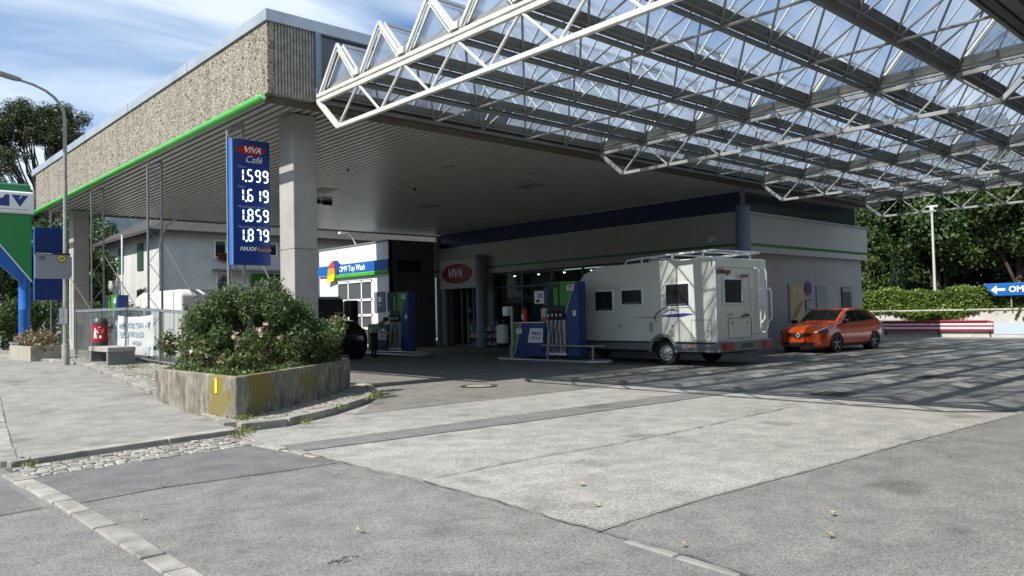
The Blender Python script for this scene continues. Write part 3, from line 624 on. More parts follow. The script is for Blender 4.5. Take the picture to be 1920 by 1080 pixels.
f = MB(); f.box(23.785, 23.80, 14.14, 31.8, 3.70, 3.79); f.box(23.80, 33.685, 14.13, 14.15, 3.70, 3.79); f.build('green_stripe', M_stripe, sh)
f = MB(); f.box(23.795, 23.80, 14.14, 31.8, 3.46, 3.475); f.build('stripe_edge', M_white, sh)
MB().box(24.15, 24.3, 14.5, 31.8, 4.88, 5.63).build('upper_band', M_band, sh)
f = MB(); f.box(24.3, 33.15, 14.42, 14.5, 4.88, 5.63); f.build('upper_glazing', mat('upper_band_glass', (.035, .045, .075), .25), sh)
f = MB(); f.box(33.15, 33.25, 14.40, 14.52, 4.88, 5.63); f.box(24.1, 24.3, 14.40, 14.5, 5.56, 5.63); each(f, 'band_post', M_cap, sh)
f = MB(); f.lathe([(.24, 0), (.24, 5.0), (.20, 5.06)], (23.72, 14.12, 0), n=28); f.tube([(23.72, 14.12, 5.06), (23.72, 14.12, 5.66)], .08, 16); f.build('corner_column', mat('column_grey', (.22, .26, .31), .45), sh, smooth=True)
f = MB(); f.box(23.55, 23.8, 15.25, 15.42, 3.92, 4.08); f.box(23.42, 23.62, 15.27, 15.40, 3.86, 3.98); f.build('wall_camera', M_white, sh, bevel=.02)
# glazing: panes, mullions, things behind the glass
M_sg = glassmat('shop_glass', (.75, .85, .85), .55, .03)
M_mul = mat('shop_mullion', (.10, .12, .16), .4)
ys = [14.7, 16.5, 18.3, 20.1, 21.9, 23.7, 25.6, 27.55]
f = MB()
for a, b in zip(ys[:-1], ys[1:]): f.quad((24.1, a, .35), (24.1, b, .35), (24.1, b, 3.4), (24.1, a, 3.4))
f.build('shop_window', M_sg, sh)
f = MB()
for a in ys: f.box(24.06, 24.16, a-.04, a+.04, .35, 3.4)
f.box(24.06, 24.14, 14.7, 27.55, 2.72, 2.80); f.box(24.02, 24.14, 14.7, 27.55, 3.38, 3.47); f.build('mullion', M_mul, sh)
# goods behind the panes
Mg = [mat('goods_%s' % n, c, .6) for n, c in (('cream', (.45, .43, .36)), ('teal', (.06, .17, .19)), ('olive', (.16, .17, .10)), ('pale', (.55, .56, .53)), ('orange', (.42, .17, .05)), ('navy', (.03, .05, .14)))]
f = MB()
y = 14.9
while y < 27.4:
    for z in (.5, .85, 1.2, 1.6, 2.0):
        if rnd.random() < .75:
            w = rnd.uniform(.12, .4); f.box(24.5, 24.8, y, y+w, z, z+rnd.uniform(.15, .33), rnd.randrange(6))
    y += .42
each(f, 'shelf_goods', Mg, sh)
f = MB()
for a, b, z0, z1, c in ((20.3, 21.7, 2.0, 3.2, 0), (22.0, 23.5, 2.0, 3.2, 2), (24.0, 25.3, 2.0, 3.2, 0), (25.8, 27.3, 2.0, 3.2, 0), (24.0, 25.3, .8, 1.9, 1), (18.4, 19.6, 1.9, 3.1, 5), (16.6, 17.9, 1.9, 3.1, 1)):
    f.box(24.30, 24.32, a, b, z0, z1, c)
each(f, 'window_poster', Mg, sh)
Mlit = mat('ceiling_spot_glow', (1, .95, .85), .5, emit=(1, .93, .8, 9))
f = MB()
for y in (26.6, 25.0, 23.4, 21.8, 20.0, 18.3): f.lathe([(.045, 0), (.045, -.03)], (24.55, y, 3.29), n=12)
each(f, 'ceiling_spot', Mlit, sh)
# entrance with the oval sign
f = MB(); f.box(23.30, 23.55, 27.95, 30.75, 2.80, 4.22); f.build('entrance_box', M_shopw, sh, bevel=.02)
f = MB()
f.lathe([(.27, 0), (.27, 4.25), (.22, 4.32)], (23.45, 27.75, 0), n=24); f.lathe([(.16, 0), (.16, 2.8)], (23.5, 30.6, 0), n=20); each(f, 'entrance_column', mat('column_grey'), sh, smooth=True)
ov = [(29.35+1.17*math.cos(t*math.pi/24), 3.52+.48*math.sin(t*math.pi/24)) for t in range(48)]
o_ = MB().px(ov, 23.285, 23.30).build('oval_sign', mat('oval_red_shaded', (.26, .008, .012), .4), sh)  # sign red darkened in the colour for the shade at the entrance
text('VIVA', .60, M_letter, o_, loc=(23.28, 29.5, 3.52), rot=FACE_X, shear=.25, sx=.9, bold=.012, off=SO)
text('Shop', .16, mat('pale_red_lettering', (.5, .2, .2), .5), o_, loc=(23.28, 28.62, 3.44), rot=FACE_X, shear=.25, off=SO)
f = MB(); f.quad((23.9, 28.1, .05), (23.9, 30.5, .05), (23.9, 30.5, 2.8), (23.9, 28.1, 2.8)); f.build('sliding_door_glass', M_sg, sh)
f = MB()
for y in (28.1, 28.85, 29.3, 29.75, 30.5): f.box(23.86, 23.93, y-.025, y+.025, 0, 2.8)
f.box(23.86, 23.93, 28.1, 30.5, .0, .07); f.build('door_frame', M_metal, sh)
f = MB(); f.box(23.92, 23.93, 29.1, 29.35, 1.6, 1.85); f.box(23.92, 23.93, 28.95, 29.25, .6, 1.3, 1); f.build('door_notice', [M_white, Mg[4]], sh)
f = MB(); f.box(24.6, 24.7, 28.0, 31, 0, 2.8); f.build('inner_wall', M_dark, sh)
# side wall: doors and openings
f = MB(); f.box(29.25, 30.15, 14.31, 14.35, .15, 2.38); f.build('service_door', mat('grey_door', (.24, .265, .28), .5), sh)
f = MB(); f.box(31.45, 32.32, 14.30, 14.352, 0, 2.32); f.build('doorway', mat('doorway_dark', (.05, .06, .075), .6), sh)
f = MB(); f.box(31.45, 32.32, 14.27, 14.30, 2.10, 2.30); f.box(32.05, 32.10, 14.27, 14.30, .1, 2.1); f.build('doorway_trim', mat('grey_door'), sh)
# posters and signs on the side wall
t = thing('wall_poster', 'yellow framed advertising poster on the shop side wall left of the round sign', 'poster', (27.1, 14.3, 1.2))
MB().box(27.08, 28.2, 14.30, 14.34, 1.0, 2.42).build('frame', M_metal, t)
f = MB(); f.box(27.13, 28.15, 14.29, 14.30, 1.05, 2.37, 0); f.box(27.3, 27.6, 14.285, 14.29, 2.05, 2.25, 1); f.box(27.75, 27.95, 14.285, 14.29, 2.0, 2.25, 1); f.box(27.25, 28.05, 14.285, 14.29, 1.80, 1.83, 1); f.pz([(27.4, 14.288), (27.9, 14.288), (27.9, 14.29), (27.4, 14.29)], 1.1, 1.4, 1)
f.py([(27.2, 1.1), (27.6, 1.15), (28.1, 1.75), (27.8, 1.7), (27.5, 1.45)], 14.284, 14.29, 2); f.build('print', [mat('poster_ochre', (.46, .36, .14), .5), mat('poster_pale', (.5, .45, .3), .5), mat('poster_brown', (.28, .16, .06), .5)], t)
t = thing('no_parking_sign', 'round blue and red no-parking sign on the shop side wall', 'traffic sign', (28.62, 14.3, 2.2))
f = MB(); f.lathe([(.27, 0), (.27, .02)], (28.62, 14.33, 2.25), (0, -1, 0), 32); f.build('ring', mat('sign_ring_purple', (.16, .03, .12), .4), t)
f = MB(); f.lathe([(.20, 0), (.20, .004)], (28.62, 14.31, 2.25), (0, -1, 0), 32, 0); f.build('face', mat('sign_blue_dull', (.06, .04, .20), .4), t)
f = MB(); f.bar((28.46, 14.303, 2.41), (28.78, 14.303, 2.09), .05, .003, up=(0, 1, 0)); f.bar((28.46, 14.3035, 2.09), (28.78, 14.3035, 2.41), .045, .003, up=(0, 1, 0)); f.build('slash', mat('sign_ring_purple'), t)
t = thing('wall_plate', 'small white text plate in a dark frame under the round sign', 'plate', (28.66, 14.3, 1.6))
MB().box(28.38, 28.95, 14.32, 14.348, 1.42, 1.80).build('frame', M_dark, t); f = MB(); f.box(28.42, 28.91, 14.31, 14.32, 1.46, 1.76, 0)
for z in (1.70, 1.64, 1.56, 1.50): f.box(28.47, 28.86, 14.307, 14.31, z-.009, z+.009, 1)
f.build('print', [mat('plate_grey', (.38, .38, .37), .5), M_dark], t)

# dark side wall and the car wash
wa = thing('car_wash_building', 'white car wash hall with blue and green sign band behind the canopy', 'building', (21, 31.8, 0))
M_wash = mat('wash_white', (.76, .77, .76), .5, noise=(.70, .71, .70), scale=.8)
f = MB(); f.box(21.06, 23.8, 31.8, 32.0, 0, 5.2); f.build('side_wall', mat('wash_side_wall', (.15, .165, .17), .6, noise=(.12, .135, .14), scale=1.5), wa)
f = MB(); f.box(21.0, 21.25, 31.8, 33.3, 0, 5.2); f.box(21.0, 21.25, 36.7, 38.6, 0, 5.2); f.box(21.0, 21.25, 33.3, 36.7, 3.4, 5.2); f.build('front_wall', M_wash, wa)
f = MB(); f.box(20.96, 23.9, 31.76, 38.7, 5.2, 5.28); f.build('roof_edge', M_gutter, wa)
f = MB(); f.box(21.2, 30, 32.02, 38.6, 5.05, 5.18); f.box(29.8, 30, 32, 38.6, 0, 5.05); f.build('roof_deck', M_gutter, wa)
f = MB(); f.box(20.86, 20.99, 31.62, 38.55, 3.80, 4.32, 0); s_ = f.build('sign_band', mat('wash_sign_blue', (.012, .12, .40), .35), wa, bevel=.02)
text('OMV Top Wash', .42, M_letter, s_, loc=(20.85, 34.95, 4.05), rot=FACE_X, bold=.008, sx=.9, off=(21, 31.8, 0))
f = MB(); f.box(20.85, 20.99, 31.62, 37.4, 3.62, 3.78); f.build('green_band', M_green, wa)
f = MB(); f.box(20.87, 20.99, 31.62, 38.5, 3.785, 3.795); f.build('band_trim', M_white, wa)
# coloured brush emblem
f = MB()
for (pts, mi) in (([(36.95, 4.55), (36.35, 4.55), (36.15, 4.35), (36.2, 3.95), (36.5, 3.8), (36.55, 4.1)], 3), ([(37.2, 4.35), (36.75, 4.55), (36.6, 4.25), (36.95, 4.15)], 0), ([(37.3, 4.15), (36.7, 4.25), (36.6, 3.9), (37.35, 3.8)], 1), ([(37.35, 3.8), (36.6, 3.9), (36.7, 3.5), (37.5, 3.38)], 2)):
    f.px(pts, 20.78+.01*mi, 20.85)
    for k in range(len(pts)+2): f.m[-1-k] = mi
f.build('brush_emblem', [mat('emblem_red', (.6, .05, .03), .4), mat('emblem_orange', (.75, .3, .02), .4), mat('emblem_yellow', (.7, .62, .03), .4), mat('emblem_navy', (.02, .06, .25), .4)], wa)
f = MB(); f.box(21.05, 21.1, 33.3, 36.7, .1, 3.4); f.build('gate_panes', mat('gate_pane', (.09, .095, .10), .15), wa)
f = MB()
for z in (.1, .95, 1.62, 2.4, 3.36): f.box(21.0, 21.05, 33.3, 36.7, z-.06, z+.06)
for y in (33.33, 34.3, 35.6, 36.67): f.box(21.0, 21.05, y-.05, y+.05, .1, 3.4)
f.build('gate_frame', M_wash, wa)
f = MB(); f.box(20.96, 21.0, 32.1, 33.05, 1.75, 2.75, 0); f.box(20.95, 20.96, 32.4, 32.7, 2.25, 2.5, 1); f.box(20.95, 20.96, 32.5, 32.62, 2.05, 2.15, 1); f.build('control_panel', [mat('panel_grey', (.14, .16, .20), .5), M_white], wa)
f = MB(); f.tube([(21.9, 36, 5.2), (21.7, 36.3, 5.8), (21.3, 36.1, 6.05), (21.0, 35.9, 6.0)], .035); f.box(20.7, 21.0, 35.8, 36.0, 5.92, 6.02); f.build('roof_lamp', M_white, wa)
f = MB(); f.box(21.5, 22.9, 31.76, 31.8, 3.75, 4.3); f.build('dark_sign', M_black, wa)
f = MB(); f.box(21.9, 22.7, 31.77, 31.8, .7, 2.2, 0); f.box(22.0, 22.6, 31.76, 31.77, 1.2, 1.9, 1); f.box(22.1, 22.5, 31.755, 31.765, .85, 1.1, 2); f.build('wall_poster_print', [mat('poster_brown'), mat('poster_dull', (.20, .15, .09), .6), mat('poster_red_dull', (.22, .05, .03), .6)], wa)

# ---------------------------------------------------------------- edge posts (four lattice pairs) and price signs
def make_frame(label):
    t = thing('lattice_post', label, 'post', (0, 0, 0), group='steel lattice posts under the green tube')
    f = MB(); f.box(-.02, .02, -.025, .025, 0, 5.50); f.build('rear_leg', M_metal, t)
    f = MB(); f.box(-.34, -.30, -.025, .025, 0, 5.30); f.bar((-.32, 0, 5.29), (0, 0, 5.46), .04, .05); f.build('front_leg', M_metal, t)
    f = MB(); z = .35; s = 0
    while z < 5.0: f.tube([(-.31 if s else -.01, 0, z), (-.01 if s else -.31, 0, z+.46)], .008, 6); z += .46; s = 1-s
    f.box(-.32, 0, -.015, .015, .28, .32); f.bar((-.3, 0, .02), (-.62, 0, .02), .05, .02); f.build('lacing', M_metal, t)
    f = MB(); f.tube([(0, 0, 3.3), (1.15, .35, 1.25)], .015, 8); f.build('stay_rod', M_white, t)
    return t
fp = [(6.55, 15.12, 'lattice post behind the lit price sign'), (6.50, 19.8, 'lattice post beside the white van, first to the left of the price sign'), (6.50, 24.8, 'lattice post to the right of the street lamp, behind the litter bin'), (6.50, 29.8, 'lattice post in front of the far blue board')]
fr0 = make_frame(fp[0][2])
for i, (x, y, l) in enumerate(fp):
    o = fr0 if i == 0 else copy_tree(fr0)
    o['label'] = l; o.location = (x, y, g(x, y)+.10); o.scale = (1, 1, (5.50-g(x, y)-.1)/5.5)

PS = (6.25, 15.0, 2.6)
ps = thing('price_sign', 'tall blue fuel price sign with glowing white digits on lattice post', 'price sign', PS)
bx0, bx1, bz0, bz1 = 6.24, 7.03, 2.60, 5.12
MB().box(bx0, bx1, 14.93, 15.07, bz0, bz1).build('cabinet', mat('sign_cabinet_blue', (.012, .045, .23), .3, coat=.3), ps, bevel=.012)
f = MB(); f.box(bx0-.012, bx0, 14.925, 15.075, bz0, bz1); f.build('sunlit_side_panel', M_bblue, ps)  # sunlight on the street side put in as a brighter blue
f = MB(); f.box(bx0-.013, bx0+.015, 14.915, 14.93, bz0, bz1); f.build('edge_trim', mat('pale_blue_trim', (.25, .4, .6), .4), ps)
fy = 14.925; cxs = (bx0+bx1)/2+.02
ov = [(cxs-.02+.30*math.cos(t*math.pi/20)+.03*math.sin(t*math.pi/20), 4.91+.105*math.sin(t*math.pi/20)) for t in range(40)]
o_ = MB().py(ov+[], fy-.003, fy+.004).build('red_oval', M_red, ps)
text('VIVA', .17, M_letter, o_, loc=(cxs, fy-.006, 4.91), rot=FACE_Y, shear=.3, bold=.004, off=PS)
text('Café', .19, M_letter, ps, loc=(cxs+.02, fy-.004, 4.72), rot=FACE_Y, shear=.35, off=PS)
dim = mat('dim_lettering', (.30, .38, .55), .5)
for b, z in (('Diesel', 4.565), ('Super', 4.165), ('MaxxMotion Diesel', 3.765), ('MaxxMotion 100plus', 3.36)): text(b, .072, dim, ps, loc=(bx0+.11, fy-.003, z), rot=FACE_Y, align='LEFT', off=PS)
text('MAXX', .115, M_letter, ps, loc=(bx0+.14, fy-.003, 2.92), rot=FACE_Y, align='LEFT', shear=.25, bold=.003, off=PS)
text('Motion', .118, mat('gold_lettering', (.68, .42, .05), .4), ps, loc=(bx0+.45, fy-.003, 2.915), rot=FACE_Y, align='LEFT', shear=.1, off=PS)
M_led = mat('led_white', (.9, .95, 1), .5, emit=(.86, .94, 1, 1.15))
SEG = {'0': 'abcdef', '1': 'bc', '5': 'afgcd', '6': 'afgcde', '7': 'abc', '8': 'abcdefg', '9': 'abcdfg'}
def digit(f, ch, x, z, w=.088, h=.225):
    t_ = .027; r = w/2; gap = .012
    S = {'a': ((x-r+gap, z+h/2), (x+r-gap, z+h/2)), 'd': ((x-r+gap, z-h/2), (x+r-gap, z-h/2)), 'g': ((x-r+gap, z), (x+r-gap, z)), 'b': ((x+r, z+gap), (x+r, z+h/2-gap)), 'c': ((x+r, z-h/2+gap), (x+r, z-gap)), 'f': ((x-r, z+gap), (x-r, z+h/2-gap)), 'e': ((x-r, z-h/2+gap), (x-r, z-gap))}
    for s in SEG[ch]:
        (a, b), (c, d) = S[s]; f.bar((a, fy-.006, b), (c, fy-.006, d), t_, .008, up=(0, 1, 0))
for pr, z in (('1599', 4.40), ('1619', 4.0), ('1859', 3.60), ('1879', 3.20)):
    for ch, x in zip(pr, (.215, .365, .53, .69)): f = MB(); digit(f, ch, bx0+x-(.04 if x == .215 else 0), z); f.build('price_digit', M_led, ps)
    f = MB(); f.box(bx0+.262, bx0+.295, fy-.012, fy-.002, z-.135, z-.10); f.build('decimal_point', M_led, ps)
f = MB()
for x in (.1, .5, .75): f.tube([(bx0+x, 15, bz1), (bx0+x, 15, bz1+.03)], .02, 8)
each(f, 'lifting_eye', M_metal, ps)
f = MB(); f.tube([(6.27, 15.1, 5.12), (6.23, 15.1, 5.26), (6.33, 15.12, 5.33)], .02, 8); f.bar((6.24, 15.1, 2.62), (6.24, 15.1, 2.0), .045); f.build('sign_bracket', M_metal, ps)

bs = thing('blue_board', 'plain blue sign board seen from behind, far left under the canopy', 'sign', (5.6, 29.0, 2.3))
MB().box(5.55, 6.40, 28.93, 29.06, 2.30, 4.68).build('panel', M_blue, bs, bevel=.01)
MB().box(5.53, 5.55, 28.92, 29.07, 2.30, 4.68).build('edge', M_bblue, bs)  # brighter blue stands for sun on the board's street side
f = MB()
for z in (3.95, 3.92): f.box(5.6, 6.36, 28.925, 28.93, z, z+.008)
for i in range(6):
    for j in range(3): f.box(5.68+j*.05, 5.70+j*.05, 28.925, 28.93, 4.2+i*.06, 4.22+i*.06); f.box(5.68+j*.05, 5.70+j*.05, 28.925, 28.93, 2.4+i*.06, 2.42+i*.06)
each(f, 'rivet', mat('blue_dark_detail', (.006, .012, .05), .5), bs)

# ---------------------------------------------------------------- fence, banner, bench, bin, bus stop, lamp
def along(a, b, s, off=0):
    L = math.hypot(b[0]-a[0], b[1]-a[1]); ux, uy = (b[0]-a[0])/L, (b[1]-a[1])/L
    return (a[0]+ux*s-uy*off, a[1]+uy*s+ux*off)
FA, FB, FC = (5.45, 23.4), (6.15, 18.9), (6.75, 16.2)
fe = thing('glass_fence', 'waist-high wired glass fence in a steel frame beside the bench', 'fence', (5.45, 23.4, .55))
M_fg = glassmat('fence_glass', (.86, .91, .89), .78, .12, (.5, .52, .5), .22)
for a, b in ((FA, (5.68, 21.9)), ((5.68, 21.9), (5.92, 20.4)), ((5.92, 20.4), FB), (FB, (6.45, 17.5)), ((6.45, 17.5), FC)):
    za, zb = g(*a)+.12, g(*b)+.12; h = 1.24; a2 = along(a, b, .05); b2 = along(b, a, .05)
    MB().add([(*a2, za+.06), (*b2, zb+.06), (*b2, zb+h), (*a2, za+h)], [(0,1,2,3)]).build('glass_panel', M_fg, fe)
    f = MB(); f.bar((*a, za+h), (*b, zb+h), .035, .07); f.bar((*a, za+.05), (*b, zb+.05), .03, .035); f.bar((*a, za-.05), (*a, za+h), .05, .04); f.bar((*along(a, b, .75), za+.1), (*along(a, b, .75), za+h-.03), .008, .008); f.build('rail_and_post', M_metal, fe)
    f = MB(); L = math.hypot(b[0]-a[0], b[1]-a[1]); k = int(L/.18)
    for i in range(1, k): x, y = along(a, b, i*L/k); z = za+(zb-za)*i/k; f.bar((x, y, z+.06), (x, y, z+h), .004)
    for z in (.35, .65, .95): f.bar((*a, za+z), (*b, zb+z), .004)
    f.build('wire_mesh', M_metal, fe)
ba = thing('fabric_banner', 'pale fabric banner with reversed blue writing tied inside the glass fence', 'banner', (5.9, 20.2, .6))
M_ban = mat('banner_cloth', (.50, .51, .48), .8, noise=(.43, .44, .42), scale=1.2)
f = MB(); n = 14; m = 8; s0, s1 = 2.55, 4.35
for i in range(n+1):
    for j in range(m+1):
        s = s0+(s1-s0)*i/n; x, y = along(FA, FB, s, -.06-.012*math.sin(i*1.1+j*.5)-.008*math.sin(j*1.3)); sag = .07*math.sin(math.pi*i/n)*(j/m)
        f.v.append((x, y, g(x, y)+.22+.98*j/m-sag+(.06*i/n)))
for i in range(n):
    for j in range(m): a = i*(m+1)+j; f.f.append((a, a+m+1, a+m+2, a+1)); f.m.append(0)
bn = f.build('cloth', M_ban, ba, smooth=True)
M_bt = mat('faded_blue_print', (.33, .42, .50), .7)
ang = math.atan2(FB[1]-FA[1], FB[0]-FA[0])
for i, (b, dz, s) in enumerate((('AKET ZÖHOEM', .93, .17), ('GLADERNOLLE', .72, .17), ('NOW', .52, .15))):
    x, y = along(FA, FB, 3.30 if i < 2 else 3.55, -.086); text(b, s, M_bt, ba, loc=(x, y, g(x, y)+dz+.02), rot=(R90, 0, ang), sx=-1.05, bold=.001, off=ba.location)
for dz, w in ((1.02, .13), (.40, .17)):
    x, y = along(FA, FB, 4.1, -.088); p = [(x+math.cos(ang)*w*c, y+math.sin(ang)*w*c, g(x, y)+dz+w*d) for c, d in ((-1, -.4), (-.3, .3), (.3, .6), (1, .5), (.5, -.1), (.6, -.8), (-.1, -.4))]
    MB().add(p, [tuple(range(7))]).build('arrow_mark', M_bt, ba)
be = thing('concrete_bench', 'low grey concrete bench at the bus stop', 'bench', (5.4, 19.9, .5))
z0 = .50; M_bench = mat('bench_concrete', (.20, .20, .195), .8, noise=(.14, .14, .135), scale=4)
MB().box(5.12, 5.72, 19.25, 20.85, z0+.34, z0+.45).build('seat', mat('bench_top', (.36, .35, .32), .85, noise=(.27, .26, .24), scale=6), be, bevel=.01)
for y in (19.27, 20.68): MB().box(5.13, 5.71, y, y+.14, z0-.06, z0+.34).build('leg', M_bench, be, bevel=.01)
li = thing('litter_bin', 'red and black litter bin with a white litter-throwing figure', 'litter bin', (5.5, 21.5, .55))
f = MB(); f.lathe([(.165, 1.02), (.175, 1.05), (.175, 1.47)], (5.52, 21.4, 0), n=28); f.build('body', M_red, li, smooth=True)
f = MB(); f.lathe([(.17, .90), (.176, .93), (.176, 1.045)], (5.52, 21.4, 0), n=28); f.build('base', M_dark, li, smooth=True)
f = MB()
f.lathe([(.185, 1.47), (.185, 1.50), (.165, 1.60), (.12, 1.64), (.12, 1.60), (.145, 1.50)], (5.52, 21.4, 0), n=28, cap=False); f.build('hood', M_dark, li, smooth=True)
f = MB(); f.tube([(5.52, 21.63, .5), (5.52, 21.63, 1.68)], .03, 10); f.bar((5.52, 21.62, 1.3), (5.52, 21.5, 1.3), .05); f.build('post', M_metal, li)
# figure and lines curve round the drum
def ondrum(u, z, r=.178): a = math.radians(-118)+u/r; return (5.52+r*math.cos(a), 21.4+r*math.sin(a), z)
f = MB()
for poly in ([(-.11, 1.13), (-.085, 1.13), (-.08, 1.24), (-.06, 1.13), (-.035, 1.13), (-.05, 1.26), (-.045, 1.33), (-.10, 1.33), (-.115, 1.25)], [(-.045, 1.31), (.0, 1.25), (.012, 1.262), (-.04, 1.34)], [(-.09, 1.345), (-.06, 1.345), (-.055, 1.375), (-.075, 1.39), (-.095, 1.375)], [(.02, 1.13), (.07, 1.13), (.08, 1.20), (.01, 1.20)]):
    f.add([ondrum(u, z) for u, z in poly], [tuple(range(len(poly)))])
for u0, u1, z in ((.0, .05, 1.40), (.0, .12, 1.35), (.06, .13, 1.31), (.06, .10, 1.27)): f.add([ondrum(u0, z), ondrum(u1, z), ondrum(u1, z+.016), ondrum(u0, z+.016)], [(0,1,2,3)])
f.build('white_pictogram', M_letter, li)

la = thing('street_lamp', 'tall street lamp with curved arm on the sidewalk at the bus stop', 'street lamp', (4.55, 20.5, .5))
M_pole = mat('lamp_pole', (.30, .31, .27), .5, noise=(.22, .23, .20), scale=4)
f = MB(); f.lathe([(.085, .4), (.085, 1.0), (.07, 1.05)], (4.55, 20.5, 0), n=16); f.tube([(4.55, 20.5, 1.0), (4.55, 20.5, 4.3), (4.545, 20.5, 6.3), (4.52, 20.5, 6.52), (4.44, 20.5, 6.70), (4.32, 20.5, 6.84), (4.15, 20.5, 6.96), (3.9, 20.5, 7.06), (3.6, 20.5, 7.12)], [.060, .048, .042, .04, .036, .034, .032, .03, .03], 14)
f.build('pole', M_pole, la, smooth=True)
f = MB(); f.prism([(-.0, -.03), (.16, -.055), (.62, -.05), (.72, 0), (.62, .045), (.16, .04), (0, .02)], lambda a, b: (3.66-a*.97, 20.41, 7.125+a*.16+b), lambda a, b: (3.66-a*.97, 20.59, 7.125+a*.16+b)); f.build('lamp_head', mat('lamp_head_grey', (.24, .24, .22), .5), la, bevel=.02)
bu = thing('bus_stop_board', 'grey bus stop board with a yellow round H emblem on the lamp post', 'bus stop sign', (4.3, 20.4, 2.6))
MB().box(3.90, 4.62, 20.36, 20.40, 2.56, 3.12).build('panel', mat('board_grey', (.27, .28, .29), .5, noise=(.24, .25, .26), scale=2), bu, bevel=.006)
MB().box(3.90, 4.62, 20.35, 20.41, 3.12, 3.155).build('name_strip', M_black, bu)
f = MB(); [f.box(3.93+i*.055, 3.97+i*.055, 20.346, 20.35, 3.130, 3.145) for i in range(6)]; each(f, 'name_mark', M_letter, bu)
f = MB(); f.lathe([(.088, 0), (.088, .012)], (4.44, 20.357, 3.03), (0, -1, 0), 28); f.build('emblem_ring', mat('h_green', (.02, .12, .05), .4), bu)
f = MB(); f.lathe([(.074, 0), (.074, .006)], (4.44, 20.345, 3.03), (0, -1, 0), 28); f.build('emblem_disc', M_yellow, bu)
text('H', .10, mat('h_green'), bu, loc=(4.44, 20.337, 3.03), rot=FACE_Y, bold=.004, off=bu.location)
f = MB()
for x, z in ((3.98, 3.06), (3.98, 3.03), (3.98, 3.0)): f.box(x, x+.14, 20.355, 20.36, z, z+.012)
f.build('line_text', M_dark, bu); MB().box(4.60, 4.66, 20.38, 20.45, 2.62, 3.08).build('clamp', M_metal, bu)
no = thing('timetable_case', 'small white timetable case clamped to the lamp post', 'notice', (4.48, 20.4, 1.6))
MB().box(4.385, 4.565, 20.36, 20.40, 1.50, 1.89).build('frame', M_dark, no); f = MB()
for x0, x1 in ((4.395, 4.472), (4.478, 4.555)):
    for z0_, z1_ in ((1.51, 1.692), (1.698, 1.88)): f.box(x0, x1, 20.352, 20.36, z0_, z1_)
f.build('paper', mat('paper', (.68, .70, .69), .7), no); f = MB()
for z in np.arange(1.53, 1.87, .022): f.box(4.40, 4.40+rnd.uniform(.04, .14), 20.350, 20.352, z, z+.005)
f.build('print', mat('grey_print', (.35, .37, .4), .7), no)

# ---------------------------------------------------------------- brand pylon far left
py_ = thing('brand_pylon', 'green and blue brand pylon with white logo box on a blue leg', 'pylon', (4.9, 27, .5))
MB().box(3.0, 5.03, 26.8, 27.25, 5.46, 5.72).build('top_box', mat('pylon_green_dull', (.02, .20, .08), .4), py_, bevel=.06, segs=3)
lb = MB().box(3.0, 5.12, 26.72, 27.33, 4.82, 5.48).build('logo_box', M_white, py_, bevel=.06, segs=4)
f = MB(); Y_ = 26.715
f.py([(4.52, 5.36), (4.95, 5.36), (4.735, 5.02)], Y_, Y_+.01); f.py([(3.98, 5.36), (4.06, 5.36), (4.21, 5.20), (4.36, 5.36), (4.47, 5.36), (4.47, 5.02), (3.98, 5.02)], Y_, Y_+.01); f.py([(3.5, 5.36), (3.9, 5.36), (3.9, 5.02), (3.5, 5.02)], Y_, Y_+.01)
f.build('logo_letters', M_blue, lb)
f = MB(); f.bar((4.72, Y_-.004, 5.25), (4.80, Y_-.004, 5.37), .022, .004, up=(0, 1, 0)); f.bar((4.28, Y_-.004, 5.25), (4.36, Y_-.004, 5.37), .022, .004, up=(0, 1, 0)); f.build('logo_notch', M_white, lb)
f = MB(); f.box(3.3, 4.95, Y_, Y_+.008, 4.93, 4.94); f.build('logo_line', M_dark, lb)
MB().py([(3.55, 4.82), (5.06, 4.82), (5.06, 2.82)], 26.85, 27.2).build('green_panel', mat('pylon_green', (.02, .23, .06), .4), py_)
f = MB(); f.bar((3.55, 26.83, 4.80), (5.06, 26.83, 2.80), .035, .05, up=(0, 1, 0)); f.build('white_edge', M_white, py_)
MB().py([(3.0, 4.82), (3.53, 4.80), (5.04, 2.80), (4.78, 2.80), (3.0, 4.55)], 26.88, 27.17).build('blue_panel', M_bblue, py_)
f = MB(); f.lathe([(.155, .4), (.155, 1.95), (.16, 1.96), (.16, 1.98), (.155, 1.99), (.155, 3.0)], (4.905, 27.03, 0), n=24); f.build('leg', M_bblue, py_, smooth=True)

